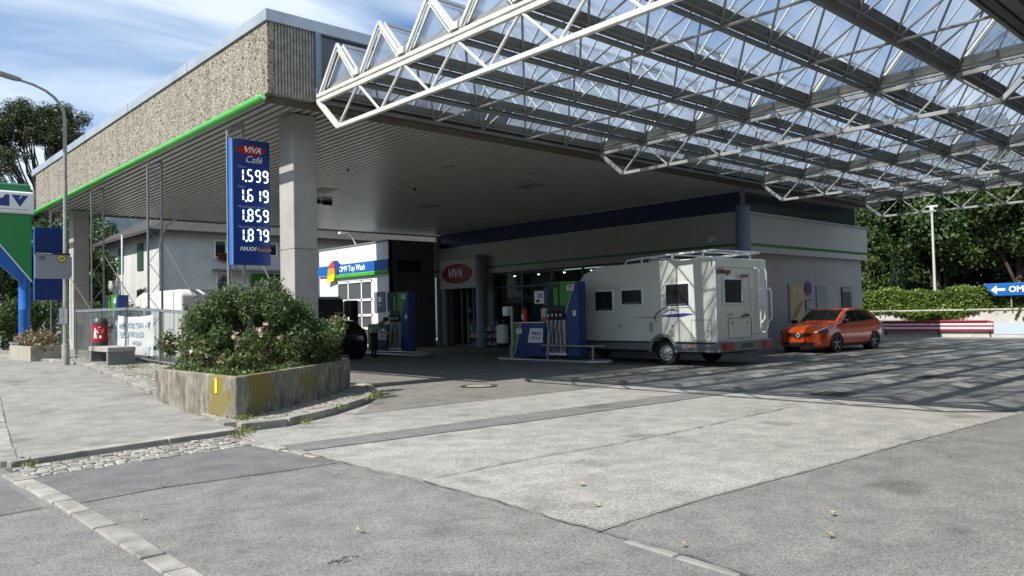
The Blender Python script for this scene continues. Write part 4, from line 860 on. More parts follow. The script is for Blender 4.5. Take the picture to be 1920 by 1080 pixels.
# ---------------------------------------------------------------- planters
def planter_mat():
    m = bpy.data.materials.new('mossy_concrete'); m.use_nodes = True; t = m.node_tree; p = t.nodes['Principled BSDF']; p.inputs['Roughness'].default_value = .92
    gg = N(t, 'ShaderNodeNewGeometry'); mp_ = N(t, 'ShaderNodeMapping'); mp_.inputs['Scale'].default_value = (4.5, 4.5, 1.9); t.links.new(gg.outputs['Position'], mp_.inputs[0])
    n1 = N(t, 'ShaderNodeTexNoise'); n1.inputs['Scale'].default_value = 1.6; n1.inputs['Detail'].default_value = 8; n1.inputs['Roughness'].default_value = .7; t.links.new(mp_.outputs[0], n1.inputs['Vector'])
    r = N(t, 'ShaderNodeValToRGB'); e = r.color_ramp.elements; e[0].position = .34; e[0].color = (.075, .065, .045, 1); e[1].position = .66; e[1].color = (.33, .31, .255, 1); x = e.new(.5); x.color = (.19, .172, .135, 1); t.links.new(n1.outputs['Fac'], r.inputs[0])
    n2 = N(t, 'ShaderNodeTexNoise'); n2.inputs['Scale'].default_value = 9; n2.inputs['Detail'].default_value = 9; n2.inputs['Roughness'].default_value = .8; t.links.new(gg.outputs['Position'], n2.inputs['Vector'])
    # moss grows round the near corner, at two spots
    tot = None
    for (cx_, cy_, cz_, rr) in ((4.52, 11.35, .38, .62), (5.05, 11.2, .45, .60), (6.2, 12.1, .5, .40)):
        d = N(t, 'ShaderNodeVectorMath', operation='DISTANCE'); d.inputs[1].default_value = (cx_, cy_, cz_); wn = N(t, 'ShaderNodeTexNoise'); wn.inputs['Scale'].default_value = 3.5; wn.inputs['Detail'].default_value = 6; t.links.new(gg.outputs['Position'], wn.inputs['Vector'])
        ws = N(t, 'ShaderNodeVectorMath', operation='MULTIPLY_ADD'); ws.inputs[1].default_value = (.9, .9, 1.2); t.links.new(wn.outputs['Color'], ws.inputs[0]); t.links.new(gg.outputs['Position'], ws.inputs[2])
        w3 = N(t, 'ShaderNodeVectorMath', operation='SUBTRACT'); w3.inputs[1].default_value = (.45, .45, .6); t.links.new(ws.outputs[0], w3.inputs[0]); t.links.new(w3.outputs[0], d.inputs[0])
        mr = N(t, 'ShaderNodeMapRange'); mr.inputs[1].default_value = rr; mr.inputs[2].default_value = rr*.35; t.links.new(d.outputs['Value'], mr.inputs[0])
        if tot is None: tot = mr.outputs[0]
        else:
            a = N(t, 'ShaderNodeMath', operation='MAXIMUM'); t.links.new(tot, a.inputs[0]); t.links.new(mr.outputs[0], a.inputs[1]); tot = a.outputs[0]
    ml = N(t, 'ShaderNodeMath', operation='ADD'); t.links.new(tot, ml.inputs[0]); t.links.new(n2.outputs['Fac'], ml.inputs[1])
    r2 = N(t, 'ShaderNodeValToRGB'); r2.color_ramp.elements[0].position = .66; r2.color_ramp.elements[1].position = 1.0; md = N(t, 'ShaderNodeMath', operation='MULTIPLY'); md.inputs[1].default_value = .78; t.links.new(ml.outputs[0], md.inputs[0]); t.links.new(md.outputs[0], r2.inputs[0])
    mx = N(t, 'ShaderNodeMixRGB'); t.links.new(r2.outputs[0], mx.inputs[0]); t.links.new(r.outputs[0], mx.inputs[1]); mx.inputs[2].default_value = (.19, .16, .045, 1); t.links.new(mx.outputs[0], p.inputs['Base Color'])
    b = N(t, 'ShaderNodeBump'); b.inputs['Strength'].default_value = .7; b.inputs['Distance'].default_value = .015; t.links.new(n2.outputs['Fac'], b.inputs['Height']); t.links.new(b.outputs[0], p.inputs['Normal'])
    return m
M_moss = planter_mat()
pl = thing('concrete_planter', 'large weathered concrete planter with yellow moss at its corner, full of shrubs', 'planter', (5.5, 12.2, .1))
outer = [(4.50, 14.1), (4.49, 10.98), (4.56, 10.86), (4.70, 10.87), (6.2, 11.95), (7.45, 12.95), (7.92, 13.40), (8.02, 13.62), (7.98, 13.85), (7.5, 14.6), (6.6, 15.1), (4.6, 14.35)]
ctr = Vector((6.0, 13.1, 0))
def inset(p, d):
    n = len(p); q = []
    for i in range(n):
        a, b, c = Vector((*p[i-1], 0)), Vector((*p[i], 0)), Vector((*p[(i+1) % n], 0)); u = (b-a).normalized(); v = (c-b).normalized(); nn = Vector((-u.y-v.y, u.x+v.x, 0)).normalized(); q.append((b.x+nn.x*d, b.y+nn.y*d))
    return q
inner = inset(outer, .14); n = len(outer); f = MB(); ZR = .70
vs = [(x, y, .0) for x, y in outer]+[(x, y, ZR) for x, y in outer]+[(x, y, ZR) for x, y in inner]+[(x, y, .3) for x, y in inner]; fs = []
for i in range(n):
    j = (i+1) % n
    for k in range(3): fs.append((k*n+i, k*n+j, (k+1)*n+j, (k+1)*n+i))
f.add(vs, fs); f.build('wall', M_moss, pl, bevel=.02)
MB().pz(inner, .50, .62).build('soil', mat('soil', (.05, .038, .025), .95, noise=(.09, .07, .045), scale=12, bump=1, bscale=20), pl)
MB().box(4.478, 4.492, 11.33, 11.42, .44, .66).build('yellow_marker', M_yellow, pl)
p2 = thing('small_planter', 'low concrete trough of red and white flowers at the pylon foot', 'planter', (4.8, 24.9, .55))
f = MB(); f.box(4.40, 5.15, 23.5, 23.6, .45, .93); f.box(4.40, 5.15, 26.2, 26.3, .45, .93); f.box(4.40, 4.5, 23.6, 26.2, .45, .93); f.box(5.05, 5.15, 23.6, 26.2, .45, .93); f.box(4.5, 5.05, 23.6, 26.2, .5, .88); f.build('trough', mat('trough_concrete', (.40, .37, .31), .9, noise=(.27, .25, .20), scale=6, bump=1, bscale=30), p2)
Mleaf_red = leafmat('redgreen_leaf', [(.05, .09, .02), (.10, .13, .03), (.25, .04, .03), (.08, .12, .03), (.45, .38, .36)])
pts, nn = clumps(1500, [(4.78, 23.6+i*.3, 1.02+.05*(i % 2)) for i in range(10)], [.30]*10)
leaves('flowers', Mleaf_red, p2, pts, .045, nn, off=p2.location)

# bush in the planter: an evergreen with several low limbs
M_ever = leafmat('evergreen_leaf', [(.032, .06, .018), (.06, .105, .032), (.09, .145, .045), (.15, .20, .07), (.045, .08, .025)], trans=.3)
bs_ = thing('evergreen_shrub', 'big dark evergreen shrub filling the concrete planter', 'shrub', (6.3, 13.3, .6))
def limb(f, a, b, r0, r1, seg=5, wob=.05):
    pts = []
    for i in range(seg+1):
        t = i/seg; q = Vector(a).lerp(Vector(b), t); 
        if 0 < i < seg: q += Vector((rnd.gauss(0, wob), rnd.gauss(0, wob), rnd.gauss(0, wob*.5)))
        pts.append(q)
    f.tube(pts, [r0+(r1-r0)*i/seg for i in range(seg+1)], 8)
ec = []; er = []; f = MB()
for i in range(62):
    a = rnd.uniform(0, 2*math.pi); r = math.sqrt(rnd.random())
    lat, dep = (1.12 if i < 40 else 1.3)*r*math.cos(a), .80*r*math.sin(a)
    lat -= (.30 if i < 40 else .05); x = 6.2+.742*lat+.68*dep; y = 13.25-.67*lat+.74*dep; z = (1.50+.48*math.sqrt(max(0, 1-r*r))*rnd.uniform(.5, 1.0)-rnd.uniform(0, .45)*r) if i < 40 else rnd.uniform(.85, 1.35)
    ec.append((x, y, z)); er.append(rnd.uniform(.15, .36))
    if i % 2 == 0: limb(f, (6.15+rnd.uniform(-.2, .2), 13.3+rnd.uniform(-.15, .15), .55), (x, y, z), .035, .012)
f.build('stems', M_trunk, bs_)
pts, nn = clumps(48000, ec, er, .6); pts[:, 2] += RS.normal(size=len(pts))*.02
leaves('foliage', M_ever, bs_, pts, .034, nn, off=bs_.location, aspect=.34, jit=.9)
# twig tips that break the outline
tp = []
for c, r in zip(ec, er):
    for k in range(6):
        d = Vector((rnd.gauss(0, 1), rnd.gauss(0, 1), abs(rnd.gauss(0, 1))+.1)).normalized(); q0 = Vector(c)+d*r*.85
        for s in range(9): tp.append(tuple(q0+d*(s*.022)+Vector((rnd.gauss(0, .014), rnd.gauss(0, .014), rnd.gauss(0, .014)))))
leaves('twig_tips', M_ever, bs_, tp, .030, None, off=bs_.location, aspect=.35)
M_rose = leafmat('rose_leaf', [(.03, .06, .015), (.06, .11, .022), (.10, .16, .035), (.20, .23, .06), (.08, .05, .025), (.05, .09, .02)], trans=.3)
M_pink = leafmat('pink_petal', [(.60, .38, .34), (.70, .50, .46), (.74, .60, .56)], trans=.3)
rs = thing('rose_bushes', 'light green rose bushes with pink blooms in the planter front', 'rose bush', (5.2, 12.0, .6))
rc = []; rr = []
for i in range(40):
    t = rnd.random()
    if i < 14: x, y = 4.62+.25*rnd.random(), 11.2+2.9*rnd.random()
    else: x, y = 4.8+2.9*t+rnd.uniform(-.1, .1), 11.35+2.1*t+rnd.uniform(-.1, .35)
    h = rnd.uniform(.0, .45)*(1 if x < 6 else .7); rc.append((x+.1, y+.15, .72+h)); rr.append(rnd.uniform(.12, .24))
for i in range(5): rc.append((7.3+.1*i, 13.25+rnd.uniform(0, .3), .85+.14*i)); rr.append(.2)
pts, nn = clumps(9500, rc, rr, .8); leaves('foliage', M_rose, rs, pts, .032, nn, off=rs.location, aspect=.5, jit=.9)
bl = []
for (x, y, z) in [(4.95, 11.75, 1.24), (5.1, 11.75, 1.22), (5.05, 11.9, 1.12), (5.45, 12.05, 1.35), (5.5, 12.1, 1.27), (5.55, 12.0, 1.42), (5.0, 11.9, 1.3), (7.75, 13.5, 1.52), (7.65, 13.5, 1.47), (7.55, 13.5, 1.42), (4.75, 12.4, .95), (4.7, 13.0, 1.0), (5.9, 12.2, 1.2), (6.3, 12.7, 1.1), (4.8, 12.0, .85)]:
    for k in range(14): bl.append((x+rnd.gauss(0, .022), y+rnd.gauss(0, .022), z+rnd.gauss(0, .018)))
leaves('blooms', M_pink, rs, bl, .026, None, off=rs.location, aspect=.7)
gp = [];
for i in range(1900):
    t = rnd.random()
    if rnd.random() < .4: gp.append((4.62+rnd.uniform(0, .3), 11.0+3.0*rnd.random(), .66+abs(rnd.gauss(0, .05))))
    else: gp.append((4.7+3.0*t, 11.05+2.2*t+rnd.uniform(0, .4), .66+abs(rnd.gauss(0, .05))))
tag(leaves('ground_cover', leafmat('groundcover_leaf', [(.06, .10, .03), (.13, .19, .06), (.22, .28, .12)]), None, gp, .035, aspect=.5), 'low pale green leaves creeping over the planter rim', 'ground cover', kind='stuff')

# ---------------------------------------------------------------- trees and hedges
def broadleaf(name, label, cat, base, h, r, nleaf, size, m, trunk=.2, low=.25, nclump=22, group=None, zsq=1.0, clear=.15):
    t = thing(name, label, cat, base, group=group); bx, by, bz = base; f = MB()
    limb(f, (bx, by, bz), (bx+rnd.uniform(-.2, .2), by+rnd.uniform(-.2, .2), bz+h*.62), trunk, trunk*.4, 6, .08)
    cs, rs_ = [], []; zc = bz+h*(low+1)/2; hz = h*(1-low)/2
    for i in range(nclump):
        d = Vector((rnd.gauss(0, 1), rnd.gauss(0, 1), rnd.gauss(0, 1))).normalized(); q = rnd.random()**.45
        c = (bx+d.x*r*q*.82, by+d.y*r*q*.82, zc+d.z*hz*q*.85*zsq); cs.append(c); rs_.append(r*rnd.uniform(.24, .40))
        if i % 2 == 0: limb(f, (bx, by, bz+h*rnd.uniform(low*.6, .5)), c, trunk*.35, .02, 4, .12)
    f.build('trunk', M_trunk, t)
    pts, nn = clumps(nleaf, cs, rs_, .55); leaves('crown', m, t, pts, size, nn, off=base, aspect=.6, jit=.8)
    return t
M_dec = leafmat('deciduous_leaf', [(.018, .036, .010), (.034, .068, .018), (.055, .10, .026), (.10, .16, .04), (.028, .056, .016)], trans=.25)
M_dec2 = leafmat('yellowgreen_leaf', [(.03, .055, .012), (.06, .10, .02), (.11, .16, .035), (.045, .08, .016)], trans=.3)
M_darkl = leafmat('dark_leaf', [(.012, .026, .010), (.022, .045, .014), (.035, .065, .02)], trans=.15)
M_hedge = leafmat('hedge_leaf', [(.06, .10, .015), (.12, .19, .03), (.20, .29, .05), (.09, .14, .02)], trans=.3)
rt = [(44.5, 19.6, 10.5, 3.2, 'leafy tree right beside the shop corner', M_dec), (46.0, 15.6, 11.0, 3.4, 'leafy tree standing left of the white pole', M_dec), (44.5, 11.2, 10.0, 3.2, 'broad tree right of the white pole', M_dec2), (46.5, 7.6, 12.5, 3.4, 'tall dark tree above the blue arrow sign', M_dec), (44.5, 3.8, 11.5, 3.4, 'leafy tree at the right edge of the photo', M_dec)]
for x, y, h, r, l, m in rt: broadleaf('leafy_tree', l, 'tree', (x, y, 1.0), h, r, 26000, .12, m, .28, .06, 30, 'trees behind the retaining wall')
for x, y, h, l in ((52, 22, 12, 'dark background tree behind the shop end'), (54, 16.5, 13, 'dark background tree between the front trees'), (54, 10, 13, 'dark background tree behind the white pole'), (53, 3.0, 14, 'dark background tree at the far right')):
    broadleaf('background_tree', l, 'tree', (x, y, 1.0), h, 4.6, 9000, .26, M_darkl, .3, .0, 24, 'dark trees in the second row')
for x, y, h, r, l, n_ in ((42.5, 8.6, 3.1, 1.5, 'rounded light green bush above the hedge by the arrow sign', 3500), (42.0, 17.2, 3.4, 1.2, 'pale leafy bush at the foot of the trees near the shop', 3000)):
    broadleaf('bush', l, 'bush', (x, y, 1.0), h, r, n_, .10, M_dec2, .06, .1, 14)
ct = thing('slim_conifer', 'slim dark conifer column above the hedge near the shop', 'conifer', (41.3, 15.9, 1.0))
f = MB(); f.tube([(41.3, 15.9, 1.0), (41.3, 15.9, 4.2)], [.06, .02], 8); f.build('trunk', M_trunk, ct)
pts = []
for i in range(3600): z = rnd.random(); rr_ = .34*(1-abs(z-.35)**1.6*1.3)*rnd.uniform(.6, 1.05); a = rnd.uniform(0, 6.28); pts.append((41.3+rr_*math.cos(a), 15.9+rr_*math.sin(a), 1.7+2.7*z))
leaves('crown', M_darkl, ct, pts, .07, None, off=ct.location, aspect=.3)
up = []
for i in range(14000): up.append((50+rnd.gauss(0, .8), rnd.uniform(-6, 26), 1+abs(rnd.gauss(0, 2.2))))
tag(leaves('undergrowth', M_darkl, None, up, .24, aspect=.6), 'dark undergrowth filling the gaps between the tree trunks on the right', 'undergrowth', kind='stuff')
# retaining wall, hedge and painted boards on the right
rw = thing('retaining_wall', 'long pale concrete retaining wall under the hedge on the right', 'wall', (39, 12, 0))
M_wall = mat('wall_concrete', (.56, .55, .50), .85, noise=(.42, .41, .37), scale=1.6, bump=.2)
MB().box(39, 39.3, 0, 24, 0, 1.22).build('wall_face', M_wall, rw); MB().box(38.95, 39.35, 0, 24, 1.22, 1.28).build('coping', M_wall, rw)
MB().box(38.985, 39.0, 0, 10.95, .14, .62).build('pale_blue_band', mat('pale_blue_paint', (.42, .50, .62), .7), rw)
MB().box(39.3, 80, -10, 40, 0, 1.0).build('raised_bed', mat('soil'), rw)
bb = thing('striped_board', 'red and white striped protective boards along the wall behind the orange car', 'barrier', (38.9, 13.3, .1))
for (a, b) in ((11.0, 13.28), (13.3, 15.7)):
    for i in range(5):
        z = .30+i*.085; MB().box(38.86, 38.98, a, b, z, z+.083, 0).build('stripe', mat('stripe_red', (.40, .03, .07), .45) if i % 2 == 0 else M_white, bb, bevel=.006)
MB().box(38.80, 38.98, 11.2, 15.7, .72, .77).build('stripe_rail', mat('stripe_red'), bb)
f = MB()
for y in (11.1, 13.2, 15.6): f.box(38.9, 39.0, y, y+.06, .1, .75)
f.build('bracket', M_dark, bb)
hd = thing('clipped_hedge', 'sunlit green hedge along the top of the retaining wall', 'hedge', (39.8, 10, 1.2))
pts = []
for i in range(30000):
    u = rnd.random()
    y = rnd.uniform(-1, 19.5); top = 2.15+.10*math.sin(y*1.7)+.07*math.sin(y*4.1)
    if u < .6: pts.append((39.25+rnd.gauss(0, .07)+.06*math.sin(y*3)+.05*math.sin(y*7.7), y, rnd.uniform(1.15, top)))
    else: pts.append((rnd.uniform(39.2, 40.4), y, top+rnd.gauss(0, .06)))
for i in range(3300):
    y = rnd.gauss(13.7, 1.0) if rnd.random() < .7 else rnd.uniform(11.5, 16.3)
    d = max(0, 1-((y-13.4)/1.9)**2); pts.append((39.05+rnd.gauss(-.05, .08), y, 1.2-abs(rnd.gauss(0, .22))*d))
for (y, z) in ((9.9, 1.1), (9.6, 1.05)):
    for k in range(40): pts.append((38.95, y+k*.006, z-k*.012+.2))
leaves('foliage', M_hedge, hd, pts, .075, None, off=hd.location, aspect=.5)
sg = thing('arrow_sign', 'blue arrow sign to the car wash over the hedge at the right edge', 'sign', (38.7, 9.5, 1.8))
MB().px([(11.25, 2.38), (7.2, 2.38), (7.2, 1.84), (10.85, 1.84)], 38.7, 38.85).build('panel', mat('arrow_sign_blue', (.01, .12, .42), .35), sg, bevel=.01)
text('OMV Top Wash', .36, M_letter, sg, loc=(38.69, 10.27, 2.10), rot=FACE_X, bold=.01, align='LEFT', off=sg.location)
f = MB(); f.px([(10.95, 2.10), (10.72, 2.30), (10.72, 2.16), (10.40, 2.16), (10.40, 2.05), (10.72, 2.05), (10.72, 1.91)], 38.685, 38.70); f.build('arrow', M_letter, sg)
f = MB(); f.box(38.86, 38.92, 10.2, 10.26, 1.2, 2.3); f.box(38.86, 38.92, 7.6, 7.66, 1.2, 2.3); each(f, 'sign_post', M_metal, sg)
wp_ = thing('white_pole', 'thin white floodlight pole in front of the trees', 'pole', (41.5, 14.2, 1.2))
f = MB(); f.tube([(41.5, 14.2, 1.0), (41.5, 14.2, 6.4)], [.075, .05], 12); f.build('shaft', mat('pole_pale', (.50, .51, .49), .6), wp_, smooth=True); f = MB(); f.bar((41.5, 13.9, 6.42), (41.5, 14.5, 6.42), .05); f.tube([(41.5, 14.2, 6.2), (41.5, 14.2, 6.45)], .09, 10); f.build('crossbar', M_white, wp_)
# left side
pn = thing('umbrella_pine', 'broad dark pine with fanning bare limbs behind the canopy', 'pine tree', (13.0, 62.5, 0)); f = MB(); ntips = []
limb(f, (13, 62.5, 0), (13, 62.5, 7.5), .35, .28, 5, .08)
lat_d = Vector((.742, -.67, 0)); dep_d = Vector((.68, .74, 0))
for i in range(64):
    a = rnd.uniform(0, 6.28); q = math.sqrt(rnd.random()); el_ = rnd.uniform(.0, 1)
    lat = -.9+4.1*q*math.cos(a); dep = 3.0*q*math.sin(a); z = 12.9+4.1*math.sqrt(max(0, 1-q*q*.96))*rnd.uniform(.75, 1)-rnd.uniform(0, 6.0)*q**2
    e = Vector((13, 62.5, 0))+lat_d*lat+dep_d*dep; e.z = z; limb(f, (13, 62.5, rnd.uniform(5.5, 8)), e, .10, .03, 6, .12); ntips.append(e)
    for k in range(4):
        e2 = e+Vector((rnd.gauss(0, .5), rnd.gauss(0, .5), abs(rnd.gauss(0, .4)))); limb(f, e, e2, .03, .012, 2, .03); ntips.append(e2)
f.build('trunk', M_trunk, pn)
M_pine = leafmat('pine_needles', [(.02, .035, .012), (.04, .065, .02), (.07, .095, .03), (.05, .06, .02)], trans=.1)
pts, nn = clumps(64000, [tuple(e) for e in ntips], [rnd.uniform(.40, .72) for _ in ntips], .9)
leaves('crown', M_pine, pn, pts, .125, nn, off=pn.location, aspect=.22, jit=1.5)
for x, y, h, r, l, m, sz, nl in ((4.5, 44, 8.6, 2.7, 'dark tree behind the pylon at the left edge', M_darkl, .15, 11000), (0.5, 46, 9.0, 3.2, 'dark conifer-green tree cut by the left edge', M_darkl, .17, 9000), (9.0, 47, 7.0, 2.6, 'mid green tree behind the blue board', M_dec, .14, 10000), (8.6, 53, 9.5, 3.0, 'dark tree under the tall pine', M_darkl, .16, 10000), (12.0, 47, 5.6, 1.6, 'yellow-green young tree left of the white house', M_dec2, .11, 6500), (14.0, 57, 9.5, 2.6, 'blue-green conifer left of the house roof', M_dec, .13, 8000), (28, 52, 9.6, 3.0, 'leafy tree showing over the car wash roof', M_dec2, .13, 7000), (26.5, 46, 7.7, 1.6, 'tree behind the shop roof gap', M_dec2, .11, 4000), (33, 48, 9.2, 2.6, 'tree glimpsed between ceiling and shop', M_dec2, .13, 5000)):
    broadleaf('leafy_tree', l, 'tree', (x, y, .2), h, r, nl, sz, m, .2, .08, 24, 'trees behind the station on the left')
hl = thing('dark_hedge', 'dark green hedge running behind the pylon and the far post', 'hedge', (2, 36, .4)); pts = []
for i in range(15000):
    x = rnd.uniform(-8, 9.2); top = 2.35+.1*math.sin(x*2.1)+.08*math.sin(x*5.3)
    if rnd.random() < .65: pts.append((x, 35.4+rnd.gauss(0, .1)+.1*math.sin(x*3), rnd.uniform(.4, top)))
    else: pts.append((x, rnd.uniform(35.4, 37), top+rnd.gauss(0, .06)))
leaves('foliage', leafmat('dark_hedge_leaf', [(.03, .055, .015), (.06, .10, .025), (.10, .15, .035)]), hl, pts, .08, None, off=hl.location, aspect=.5)
for x, y, l in ((11.2, 40.5, 'shrub below the shuttered house window, left one'), (13.0, 41.3, 'shrub below the house corner'), (15.2, 42.2, 'shrub in front of the grey house wall')):
    broadleaf('garden_shrub', l, 'shrub', (x, y, 0), 3.1, 1.2, 3000, .09, M_dec, .05, .0, 14, 'shrubs in front of the white house')
# far hills
f = MB(); nh = 60
for i in range(nh+1):
    a = math.radians(70+75*i/nh); r0, r1 = 900, 1500; h = 125+45*math.sin(i*.45)+20*math.sin(i*1.7+1)
    f.v += [(r0*math.cos(a), r0*math.sin(a), -5), (r1*math.cos(a), r1*math.sin(a), h), (2300*math.cos(a), 2300*math.sin(a), h*1.9)]
for i in range(nh):
    for k in range(2): f.f.append((i*3+k, i*3+3+k, i*3+4+k, i*3+k+1)); f.m.append(0)
tag(f.build('hills', mat('forest_hill', (.06, .10, .12), .95, noise=(.035, .06, .07), scale=.012)), kind='structure')

# ---------------------------------------------------------------- white house
ho = thing('white_house', 'old white house with dark hipped roof and green shutters beyond the station', 'house', (14.3, 44, 0))
M_hw = mat('old_render', (.55, .545, .51), .9, noise=(.40, .40, .38), scale=.5, bump=.2, bscale=12)
MB().box(14.3, 36, 44, 53.5, 0, 6.5).build('wall', M_hw, ho)
f = MB(); z = 6.5; o = .75
f.add([(14.3-o, 44-o, z), (36+o, 44-o, z), (36+o, 53.5+o, z), (14.3-o, 53.5+o, z), (19, 48.75, z+3.3), (31.5, 48.75, z+3.3)], [(0,1,5,4), (1,2,5), (2,3,4,5), (3,0,4), (3,2,1,0)])
f.box(14.3-o, 36+o, 44-o, 44-o+.06, z-.16, z); f.box(14.3-o, 14.3-o+.06, 44-o, 53.5+o, z-.16, z); f.build('roof', mat('dark_roof_tile', (.06, .05, .045), .85, noise=(.035, .03, .028), scale=3), ho)
M_shut = mat('green_shutter', (.03, .09, .05), .6)
for y, z0_, z1_ in ((46.6, 4.5, 6.05), (50.3, 4.5, 6.05), (46.7, 2.5, 3.4)):
    w = MB().box(14.24, 14.3, y, y+1.0, z0_, z1_).build('window', M_shut, ho); f = MB(); z = z0_+.06
    while z < z1_-.05: f.box(14.22, 14.24, y+.06, y+.94, z, z+.03); z += .075
    f.build('shutter_slats', M_shut, w)
for x0, x1, z0_, z1_ in ((17.3, 18.0, 5.1, 6.15), (20.4, 21.1, 5.3, 6.1), (17.4, 18.3, 3.2, 4.4), (20.5, 21.4, 3.2, 4.3)):
    w = MB().box(x0, x1, 43.96, 44, z0_, z1_).build('window', M_white, ho); MB().box(x0+.07, x1-.07, 43.95, 43.96, z0_+.07, z1_-.07).build('pane', M_darkglass, w)
MB().box(17.2, 21.6, 43.2, 44, 4.35, 4.45).build('awning_ledge', M_gutter, ho)
f = MB(); f.tube([(14.42, 43.9, 6.3), (14.42, 43.9, 0)], .05, 8); f.build('downpipe', M_dark, ho)
fb = []
for i in range(160): fb.append((17.5+rnd.uniform(0, .5), 43.85+rnd.gauss(0, .05), 5.15+rnd.gauss(0, .1)))
leaves('window_flowers', leafmat('red_flowers', [(.5, .02, .02), (.05, .1, .03), (.4, .02, .02)]), ho, fb, .09, None, off=ho.location)
for x, y, h, c, l in ((12.0, 42.5, 6.0, 0, 'thin straight white mast in front of the house'), (10.6, 32.5, 5.7, 1, 'thin white lamp with bent top before the grey house wall')):
    t = thing('thin_mast', l, 'mast', (x, y, 0)); f = MB()
    p = [(x, y, 0), (x, y, h)] if not c else [(x, y, 0), (x, y, h-1.1), (x+.05, y-.05, h-.7), (x+.2, y-.15, h-.35), (x+.55, y-.3, h)]
    f.tube(p, .045, 8); f.build('shaft', M_white, t, smooth=True)

# ---------------------------------------------------------------- fuel pumps
def make_pump(label, low=True):
    """front faces -x, long side along y; origin at the island foot"""
    t = thing('fuel_pump', label, 'fuel pump', (0, 0, 0), group='fuel pumps under the canopy')
    Mg_ = mat('pump_green', (.05, .25, .03), .35); Mb_ = mat('pump_blue', (.008, .04, .17), .35)
    MB().box(.0, .34, 0, .52, .22, 2.42).build('blue_housing', Mb_, t, bevel=.03, off=ZERO)
    f = MB(); f.px([(.51, 2.42), (.51, 1.50), (.10, 2.42)], -.008, .0); f.build('green_corner', Mg_, t, off=ZERO)
    f = MB(); f.bar((-.012, .51, 1.49), (-.012, .095, 2.42), .014, .006, up=(1, 0, 0)); f.build('white_edge', M_white, t, off=ZERO)
    f = MB(); f.box(-.005, .34, .52, .75, 1.72, 2.44, 0); f.build('green_head', Mg_, t, bevel=.01, off=ZERO)
    f = MB(); f.box(-.012, .34, .78, 1.38, 1.72, 2.44, 0)
    for i in range(3): f.box(-.02, -.012, .80+i*.2, .97+i*.2, 1.75, 2.40, 1 if i == 1 else (2 if i == 0 else 3)); f.box(-.024, -.02, .82+i*.2, .95+i*.2, 2.26, 2.38, 1 if i != 1 else 0)
    f.build('display_head', [M_dark, M_black, Mg_, M_blue, M_white], t, off=ZERO)
    f = MB(); f.box(-.014, .0, .17, .43, 2.16, 2.32, 0)
    f.box(-.018, -.014, .22, .38, 2.25, 2.29, 1); f.box(-.018, -.014, .22, .38, 2.19, 2.21, 2); f.build('logo_label', [M_white, M_black, M_metal], t, off=ZERO)
    MB().box(-.012, -.0, .10, .22, 1.42, 1.58).build('number_label', M_white, t, off=ZERO)
    f = MB(); f.box(.10, .34, .56, 1.38, .28, 1.72); f.build('hose_bay', mat('pump_dark', (.03, .03, .032), .5), t, off=ZERO)
    for i in range(5):
        MB().box(.02, .10, .57+i*.165, .67+i*.165, .32, 1.30).build('hose_channel', mat('pump_silver', (.42, .42, .40), .4), t, off=ZERO)
    MB().box(.0, .1, .54, 1.38, .26, .32).build('base_rail', M_white, t, off=ZERO)
    for i in range(4):
        y = .70+i*.17
        f = MB(); f.bar((.03, y, 1.36), (-.03, y, 1.56), .05, .06); f.bar((-.03, y, 1.55), (-.10, y, 1.47), .022); f.tube([(-.02, y, 1.55), (-.10, y, 1.60), (-.12, y, 1.48), (-.04, y, 1.38)], .010, 6); f.build('nozzle', [M_black], t, bevel=.01, off=ZERO)
        MB().box(-.05, -.02, y-.035, y+.035, 1.40, 1.50).build('nozzle_grip', M_white, t, off=ZERO)
        f = MB(); d = .12 if i % 2 else -.10; f.tube([(.03, y, 1.36), (-.03, y+.02, 1.1), (-.05, y+d*.7, .7), (-.05, y+d*1.6, .42), (-.04, y+d*2.1, .36), (-.02, y+d*2.3, .5), (.02, y+d*2.2, .9), (.08, y+d*1.9, 1.2)], .014, 8); f.build('hose', M_black, t, smooth=True, off=ZERO)
    if low:
        lb = MB().box(.03, .62, 1.42, 2.85, .20, 1.22).build('low_cabinet', Mb_, t, bevel=.02, off=ZERO)
        f = MB(); f.px([(2.84, 1.21), (2.48, 1.21), (2.78, .24), (2.84, .24)], .02, .03); f.build('green_corner', Mg_, lb, off=ZERO)
        f = MB(); f.bar((.016, 2.46, 1.21), (.016, 2.77, .24), .014, .006, up=(1, 0, 0)); f.box(.0, .64, 1.42, 2.86, 1.22, 1.245); f.build('white_edge', M_white, lb, off=ZERO)
        f = MB(); f.px([(2.05, 1.06), (1.50, 1.06), (1.48, .62), (2.18, .62)], .018, .026); pn_ = f.build('label_panel', M_white, lb, off=ZERO)
        text('MAXX', .15, M_black, pn_, loc=(.012, 1.79, .90), rot=FACE_X, shear=.2, off=ZERO); text('Motion', .14, M_metal, pn_, loc=(.012, 1.78, .77), rot=FACE_X, off=ZERO)
        f = MB(); f.box(.018, .026, 2.44, 2.68, .90, 1.05, 0); f.box(.012, .018, 2.50, 2.62, .98, 1.01, 1); f.build('logo_label', [M_white, M_black], lb, off=ZERO)
    return t
def place(o, x, y, z=0, rz=0): o.location = (x, y, z); o.rotation_euler = (0, 0, rz)
pu = make_pump('blue and green fuel pump with hoses beside the motorhome'); place(pu, 16.5, 15.2, .0)
pb = copy_tree(pu); place(pb, 16.5, 23.7); pb['label'] = 'blue and green fuel pump in deep shade beside the bending person'
pc = copy_tree(pu); place(pc, 7.6, 27.4); pc['label'] = 'sunlit green and blue fuel pump behind the glass fence'
